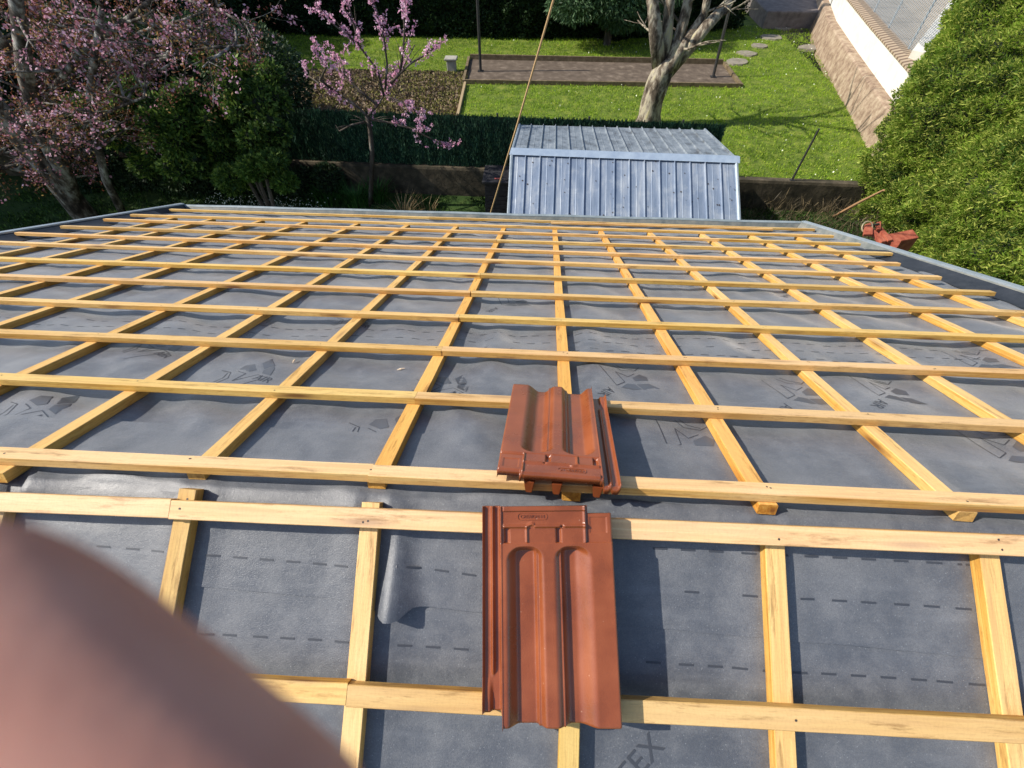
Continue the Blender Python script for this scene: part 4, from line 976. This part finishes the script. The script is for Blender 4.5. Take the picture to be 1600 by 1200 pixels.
# pink peach tree
b0 = Vector((G(588, 300, ZL).x, 9.75, ZL)); pt = empty('peach_tree', tuple(b0), 'slender young peach tree with bright pink blossom in front of the green screen', 'tree')
y0 = b0.y; bm = bmesh.new(); tips = []
tr = [b0, Y(582, 240, y0), Y(578, 200, y0), Y(574, 182, y0)]; tube(bm, tr, [.06, .05, .045, .05], 9, .3)
lim = [[(574, 182), (590, 165), (602, 145), (625, 115), (648, 70)], [(574, 182), (560, 168), (530, 148), (500, 132), (482, 118)], [(600, 150), (590, 110), (560, 70), (530, 45), (505, 25)],
       [(602, 140), (605, 100), (600, 60), (590, 20), (580, -10)], [(590, 165), (560, 140), (540, 120), (535, 100), (520, 90)], [(610, 130), (640, 100), (665, 85), (680, 74)], [(625, 115), (630, 80), (632, 45), (630, 20)],
       [(574, 186), (600, 190), (640, 200), (670, 215), (695, 228)], [(574, 190), (550, 195), (530, 205)], [(602, 150), (625, 160), (640, 165), (655, 180)], [(520, 140), (500, 125), (510, 105), (490, 80)], [(560, 70), (555, 45), (548, 20), (535, -5)]]
pinkpts = []
for L in lim:
    ph = random.uniform(-.7, .7); P_ = [Y(x, y, y0 + ph * i / 4) for i, (x, y) in enumerate(L)]
    tube(bm, P_, [.027 * (1 - .7 * i / len(P_)) for i in range(len(P_))], 6)
    for i in range(len(P_) - 1):
        for j in range(3):
            p = P_[i].lerp(P_[i + 1], random.random()); d = (P_[i + 1] - P_[i]).normalized() + Vector((random.gauss(0, .5), random.gauss(0, .5), random.gauss(0, .3) + .3)); L2 = random.uniform(.25, .5)
            q = p + d.normalized() * L2; tube(bm, [p, (p + q) / 2 + Vector((0, 0, .02)), q], [.009, .006, .003], 4)
            if i >= 1 or random.random() < .2:
                if len(L) == 3: continue
                for s in np.linspace(.15, 1, 7):
                    if random.random() < .8: pinkpts.append(p.lerp(q, s))
part(obj('trunk', bm, M_barkd, None, True), pt)
pp = np.repeat(np.array([tuple(p + Vector((random.gauss(0, .03), random.gauss(0, .03), random.gauss(0, .03)))) for p in pinkpts]), 10, 0); pp += rng.normal(0, .016, pp.shape)
leaves('blossom', pp, sph(len(pp)), .038, M_pink, pt, aspect=.9, jitter=.2)
# large plum tree at left
b0 = G(138, 342, ZL); y0 = b0.y
pl = empty('plum_tree', tuple(b0), 'large purple leaved plum tree in blossom with thick leaning lichen spotted trunks', 'tree')
bm = bmesh.new(); tips = []
def LT(L, r, yo=0.0):
    P_ = [Y(x, y, y0 + yo * i) for i, (x, y) in enumerate(L)]; tube(bm, P_, [r * (1 - .5 * i / (len(P_) - 1)) for i in range(len(P_))], 10, .35); return P_
trunks = [LT([(140, 345), (95, 290), (40, 225), (-20, 150), (-70, 80)], .25, -.1), LT([(125, 330), (92, 255), (60, 190), (40, 120), (30, 40), (20, -40)], .17, -.15), LT([(190, 330), (165, 280), (150, 215), (140, 150), (150, 80), (160, 10)], .085, -.1),
          LT([(60, 190), (90, 130), (130, 80), (200, 30), (260, -20)], .065, -.15), LT([(140, 150), (190, 110), (260, 90), (330, 75), (390, 70)], .028, -.1), LT([(40, 120), (0, 60), (-40, 0)], .09, -.2),
          LT([(92, 255), (130, 200), (180, 170), (230, 150)], .032, -.25), LT([(100, 290), (50, 270), (10, 262), (-30, 250)], .05, -.2), LT([(150, 100), (220, 50), (290, 30), (350, 5)], .03, .1)]
for P_ in trunks:
    for i in range(2, len(P_)):
        for j in range(4):
            p = P_[i - 1].lerp(P_[i], random.random()); limb(bm, p, Vector((random.gauss(.1, 1), random.gauss(0, 1), random.uniform(-.1, 1.0))), random.uniform(.6, 1.1), .026, 2, tips, .6, .3, 4)
part(obj('trunk', bm, make_noise('plum_bark', [(0.4, (0.03, 0.024, 0.02)), (0.5, (0.11, 0.09, 0.075)), (0.6, (0.30, 0.29, 0.26)), (0.7, (0.42, 0.41, 0.38)), (0.8, (0.4, 0.36, 0.07))], 6, .9, 1.0, .06, (1, 1, .5), 10), None, True), pl)
tp = np.array([tuple(p) for p in tips]); print('plum tips', len(tp))
# blossom dense towards the top, leaves lower
zt_ = (tp[:, 2] - ZL) / 4.5
cl_ = np.array([noise.noise(Vector((p[0] * 1.6, p[1] * 1.6, p[2] * 1.6))) for p in tp])
sel = rng.random(len(tp)) < np.clip(.12 + zt_ * .7 + cl_ * 1.3, .06, 1)
A_ = np.repeat(tp[sel] + rng.normal(0, .05, tp[sel].shape), 5, 0); A_ += rng.normal(0, .03, A_.shape); A_ = A_[:60000]
leaves('blossom', A_, sph(len(A_)), .047, M_plum, pl, aspect=.85, jitter=.3)
B_ = np.repeat(tp[rng.random(len(tp)) < np.clip(.55 - cl_, .15, 1)], 9, 0); B_ += rng.normal(0, .09, B_.shape); B_ = B_[rng.permutation(len(B_))][:60000]
leaves('leaves', B_, sph(len(B_)), .05, M_plumleaf, pl, aspect=.45, jitter=.3)
# evergreen bush
def bush(name, cs, rs, n, size, m, label, cat, squash=.9, group=None, stem=True):
    c = cs[0]; r_ = empty(name, (c.x, c.y, ZL), label, cat, group)
    blob_leaves('foliage', cs, rs, n, size, m, r_, squash=squash, shell=.45, aspect=.45, jitter=.6)
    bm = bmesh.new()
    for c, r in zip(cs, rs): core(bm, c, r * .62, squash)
    part(obj('shade_core', bm, M_core), r_)
    if stem:
        bm = bmesh.new(); c = cs[0]
        for k in range(4): tube(bm, [(c.x + random.uniform(-.15, .15), c.y, ZL), (c.x + random.uniform(-.5, .5), c.y, c.z)], [.06, .03], 6)
        part(obj('stem', bm, M_barkd), r_)
    return r_
P_ = [(330, 150, 9.6), (390, 130, 9.7), (300, 200, 9.4), (370, 220, 9.5), (250, 150, 9.7), (410, 180, 9.6), (430, 235, 9.4), (270, 230, 9.6), (340, 260, 9.5), (200, 200, 9.8), (400, 270, 9.5)]
cs = [Y(*p) for p in P_]
cs2, rs2 = [], []
for c, r in zip(cs, [.75, .6, .75, .7, .8, .55, .42, .75, .6, .9, .4]):
    for q in range(9):
        d_ = Vector(sph(1)[0]); cs2.append(c + d_ * r * random.uniform(.35, .95)); rs2.append(random.uniform(.12, .32) * (r + .3))
bush('evergreen_bush', cs2, rs2, 46000, .10, make_foliage('bush2', (.012, .04, .01), (.06, .13, .022), (.22, .33, .06), 2.6, .3), 'broad dark evergreen bush in the shade between the plum tree and the green screen', 'bush')
cs = [Y(395, 262, 8.9), Y(425, 250, 8.9), Y(360, 275, 8.8), Y(445, 285, 8.9)]
bush('laurel_bush', cs, [.33, .28, .3, .26], 7000, .085, make_foliage('laurel', (.03, .07, .015), (.07, .15, .02), (.2, .3, .05), 3), 'lighter green laurel sprig bush in front of the dark evergreen, low by the gutter', 'bush', .6)
# shrubs far left beyond the plum that keep that corner dark
cs = [Vector((-13.5 + i * 1.3, 12.2 + .4 * math.sin(i * 2), ZT + 1.2)) for i in range(6)]
bush('boundary_shrub', cs, [1.4, 1.3, 1.5, 1.3, 1.2, 1.2], 60000, .11, M_hedge, 'dark boundary shrub behind the plum tree at the far left', 'bush', 1.0)
cs = [Vector((-15.5, 8.5 + i * 2.0, ZL + 2.8 + .5 * math.sin(i))) for i in range(4)]  # unseen evergreens added to cast shade over the lower garden
bush('shade_evergreens', cs, [1.6, 1.7, 1.6, 1.8], 30000, .16, M_hedge, 'unseen dark evergreens added outside the left edge to shade the lower garden', 'bush', 1.8)
cs = [Vector((-13.5, 14.5 + i * 2.2, ZT + 1.8)) for i in range(3)]  # evergreens added so their shadow darkens the left of the lawn
cs += [Vector((-12.2, 17.3, ZT + 2.0)), Vector((-11.8, 19.3, ZT + 2.0))]
bush('shade_evergreens', cs, [1.5, 1.6, 1.5, 1.5, 1.5], 34000, .16, M_hedge, 'tall dark evergreens added to shade the left end of the upper lawn', 'bush', 1.5)
cs = [Vector((-12.6 + i * .62, wy(-12.6 + i * .62) - .25 + random.uniform(-.1, .1), ZL + random.uniform(.15, .5))) for i in range(13)]
bush('ivy_bank', cs, [random.uniform(.3, .5) for _ in cs], 26000, .09, M_hedge, 'dark ivy covering the retaining wall behind the plum trunks', 'ivy', .8, None, False)
# iris clump, dry grass tuft, flower patch
def clump(name, px, py, n, L, w_, m, label, cat, spread=.25, z=ZL, lean=.5):
    c = G(px, py, z); V = []
    for i in range(n):
        a = random.uniform(0, 6.28); r = random.random() ** .5 * spread; p = Vector((c.x + math.cos(a) * r, c.y + math.sin(a) * r * .7, z)); l = L * random.uniform(.6, 1.1)
        d = Vector((math.cos(a) * lean * random.random(), math.sin(a) * lean * random.random(), 1)).normalized(); s = Vector((-math.sin(a), math.cos(a), 0)) * w_
        m_ = p + d * l * .55; t = p + d * l + Vector((math.cos(a), math.sin(a), -.5)) * l * .25
        V += [p - s, p + s, m_ + s * .8, m_ - s * .8, m_ - s * .8, m_ + s * .8, t + s * .1, t - s * .1]
    return tag(quads_np(name, np.array([tuple(v) for v in V]), len(V) // 4, m), label, cat)
M_iris = make_foliage('iris', (.02, .07, .012), (.04, .13, .02), (.09, .2, .04), 4)
for j, (px, py) in enumerate(((515, 318), (560, 322), (590, 312))):
    clump('iris_clump', px, py, 130, .55, .011, M_iris, ['strappy green iris clump below the teal sheet, leftmost of three', 'strappy green iris clump left of the peach trunk, middle of three', 'strappy green iris clump around the foot of the peach trunk'][j], 'plant', .32)
clump('dry_grass_tuft', 632, 345, 70, .65, .006, make_foliage('straw', (.22, .14, .07), (.36, .25, .12), (.5, .38, .2), 3), 'dry straw coloured grass tuft rising behind the gutter', 'plant', .2, lean=.9)
clump('dry_grass_tuft', 668, 340, 24, .6, .005, make_foliage('straw2', (.22, .14, .07), (.36, .25, .12), (.5, .38, .2), 3), 'thin dry stalks right of the straw tuft behind the gutter', 'plant', .25, lean=.4)
# ground cover as stuff
def scatter(name, n, fn, size, m, aspect, up, kind='stuff'):
    C = fn(n); o = leaves(name, C, np.tile(np.array([[0, 0, 1.0]]), (len(C), 1)), size, m, None, aspect=aspect, jitter=.55); o['kind'] = kind; return o
def lawnpts(n):
    x = rng.uniform(-14, 11.5, n); y0_ = 10.38 - .034 * (x + 3.9) + .17; y = y0_ + (22.5 - y0_) * rng.random(n) ** 1.15
    k = (x > -2.3) | (y > 16.7)
    cx0, cx1, cy0, cy1 = c0.x - .03, c3.x + .03, min(c1.y, c3.y), max(c0.y, c2.y)
    k &= ~((x > cx0) & (x < cx1 - .0) & (y > c1.y + (c3.y - c1.y) * (x - c1.x) / (c3.x - c1.x)) & (y < c0.y + (c2.y - c0.y) * (x - c0.x) / (c2.x - c0.x)))
    bx = np.interp(y, [p.y for p in bp[::-1]], [p.x for p in bp[::-1]]); k &= x < bx + .02
    x, y = x[k], y[k]; cl = np.array([noise.noise(Vector((a_ * 2.6, b_ * 2.6, 0))) + .6 * noise.noise(Vector((a_ * 7, b_ * 7, 3))) for a_, b_ in zip(x, y)])
    q = rng.random(len(x)) < np.clip(.62 + cl * .9, .12, 1); x, y = x[q], y[q]
    return np.stack([x, y, np.full(len(x), ZT)], 1)
scatter('lawn_grass', 330000, lawnpts, .062, M_grass, .22, 1)
def lowpts(n):
    y = rng.uniform(5.5, 10.2, n); x = rng.uniform(-13, 7.5, n); cl = np.array([noise.noise(Vector((a_ * 1.8, b_ * 1.8, 0))) for a_, b_ in zip(x, y)])
    q = rng.random(n) < np.clip(.4 + cl * 1.2, .05, 1); return np.stack([x[q], y[q], np.full(q.sum(), ZL)], 1)
scatter('low_grass', 90000, lowpts, .085, M_bush, .3, 1)
def soilpts(n):
    y = rng.uniform(10.6, 16.8, n); x = rng.uniform(-12, -2.45, n); cl = np.array([noise.noise(Vector((a_ * 1.6, b_ * 1.6, 9))) for a_, b_ in zip(x, y)])
    q = rng.random(n) < np.clip((x + 7.5) / 5 * .5 + cl * .7 + .05, .02, 1); return np.stack([x[q], y[q], np.full(q.sum(), ZT + .01)], 1)
scatter('bed_weeds', 60000, soilpts, .07, make_foliage('weeds', (.12, .13, .03), (.24, .25, .06), (.4, .36, .12), 2), .5, 1)
def clods(n):
    y = rng.uniform(10.6, 16.8, n); x = rng.uniform(-12, -2.45, n); return np.stack([x, y, np.full(n, ZT)], 1)
scatter('soil_clods', 50000, clods, .07, make_foliage('clod', (.10, .07, .042), (.2, .145, .09), (.34, .26, .17), 3, .0), 1.0, 1)
def flowers(n):
    C = np.concatenate([np.array(G(px, py, ZL + .18)) + rng.normal(0, (.35, .2, .03), (n // 4, 3)) for px, py in ((340, 316), (430, 318), (470, 320), (380, 310))]); return C
def daisies(n):
    C_ = lawnpts(n); return C_[(C_[:, 0] > -2)] + np.array([0, 0, .05])
scatter('lawn_daisies', 1300, daisies, .035, mat('daisy', (.75, .78, .6), .6), .9, 1)
scatter('white_ground_flowers', 420, flowers, .03, mat('white_petal', (.7, .74, .62), .6), .8, 1)
# ivy / weeds at the foot of the conifer and behind the right verge
def brush(n):
    y = rng.uniform(6.5, 10.0, n); x = rng.uniform(3.9, 7.8, n); return np.stack([x, y, ZL + rng.random(n) ** 2 * .35], 1)
scatter('dry_brush', 6000, brush, .22, make_foliage('brushwood', (.03, .025, .015), (.07, .055, .03), (.17, .13, .07), 2, .0), .05, 1)
# small blue stake in the soil bed and tools in the left
b = G(515, 112, ZT); bm = bmesh.new(); tube(bm, [b, Y(496, 66, b.y)], .02, 6); tag(obj('garden_stake', bm, mat('blue_green', (.05, .2, .2), .5)), 'blue green plastic stake standing in the soil bed', 'stake')
b = G(300, 100, ZT); bm = bmesh.new(); box(bm, (b.x - .35, b.y - .2, ZT), (b.x + .3, b.y + .25, ZT + .3)); bmesh.ops.bevel(bm, geom=bm.edges[:], offset=.05, segments=2, affect='EDGES')
tag(obj('plastic_crate', bm, mat('pale_blue', (.4, .6, .66), .5)), 'pale blue plastic crate half hidden behind plum branches', 'crate')
# ================================================================ HAND NEAR THE LENS
def C3(px, py, d): return CO + ray(px, py) * d      # point at camera depth d
M_skin = mat('skin', (.62, .33, .26), .8, .15); n_ = N(M_skin); n_.b.inputs['Subsurface Weight'].default_value = .25; n_.b.inputs['Subsurface Radius'].default_value = (.008, .003, .0015); n_.b.inputs['Subsurface Scale'].default_value = 1.0
n_.base(n_.ramp(n_.noise(n_.coord(), 45, 2), [(.36, (.43, .20, .15)), (.64, (.52, .27, .21))])); n_.bump(n_.noise(n_.coord(), 500, 3), .2, .0006)
def cam_pt(x, y, z): return CO + CR * x + CU * y + CF * z     # camera axes in metres
def hand():
    # skeleton: wrist below left of the camera, index finger crossing the lower left corner of the view
    J = []; E = []; Rr = []
    def add(p, r, par=None):
        J.append(cam_pt(*p)); Rr.append(r); i = len(J) - 1
        if par is not None: E.append((par, i))
        return i
    root = add((-.125, -.10, .012), .026)
    w0 = add((-.16, -.155, -.02), .024, root); w1 = add((-.19, -.23, -.08), .032, w0); w2 = add((-.22, -.31, -.16), .038, w1)
    k1 = add((-.090, -.040, .026), .0155, root); k2 = add((-.106, -.045, .045), .014, root); k3 = add((-.122, -.055, .055), .013, root); k4 = add((-.137, -.07, .06), .012, root)
    a = add((-.068, -.0235, .036), .0108, k1); b = add((-.0500, -.0178, .0375), .0102, a); c = add((-.0415, -.0222, .038), .0100, b); d = add((-.0325, -.0296, .038), .0099, c)
    e = add((-.0238, -.0366, .0385), .0097, d); add((-.0135, -.0452, .039), .0090, e)
    for kk in (k2, k3, k4):
        p = J[kk]; q = Vector(((p - CO).dot(CR), (p - CO).dot(CU), (p - CO).dot(CF)))
        a = add((q.x - .012, q.y - .004, q.z + .030), .009, kk); b = add((q.x - .022, q.y - .026, q.z + .040), .0085, a); c = add((q.x - .026, q.y - .044, q.z + .026), .008, b); add((q.x - .024, q.y - .052, q.z + .010), .007, c)
    t = add((-.10, -.12, .0), .014, root); t2 = add((-.078, -.115, -.012), .011, t); t3 = add((-.058, -.105, -.018), .010, t2); add((-.044, -.098, -.02), .0085, t3)
    me = bpy.data.meshes.new('person'); me.from_pydata([tuple(j) for j in J], E, []); o = bpy.data.objects.new('person', me); COL.objects.link(o)
    sk = o.modifiers.new('skin', 'SKIN'); sk.use_smooth_shade = True
    for i, r in enumerate(Rr):
        me.skin_vertices[0].data[i].radius = (r, r); me.skin_vertices[0].data[i].use_root = (i == 0)
    sb_ = o.modifiers.new('sub', 'SUBSURF'); sb_.levels = 2; sb_.render_levels = 3
    dg = bpy.context.evaluated_depsgraph_get(); m2 = bpy.data.meshes.new_from_object(o.evaluated_get(dg)); bpy.data.objects.remove(o)
    m2.materials.clear(); m2.materials.append(M_skin); m2.polygons.foreach_set('use_smooth', [True] * len(m2.polygons))
    o = bpy.data.objects.new('person', m2); COL.objects.link(o)
    tag(o, 'out of focus bare hand with one finger covering the lower left corner', 'person')
hand()
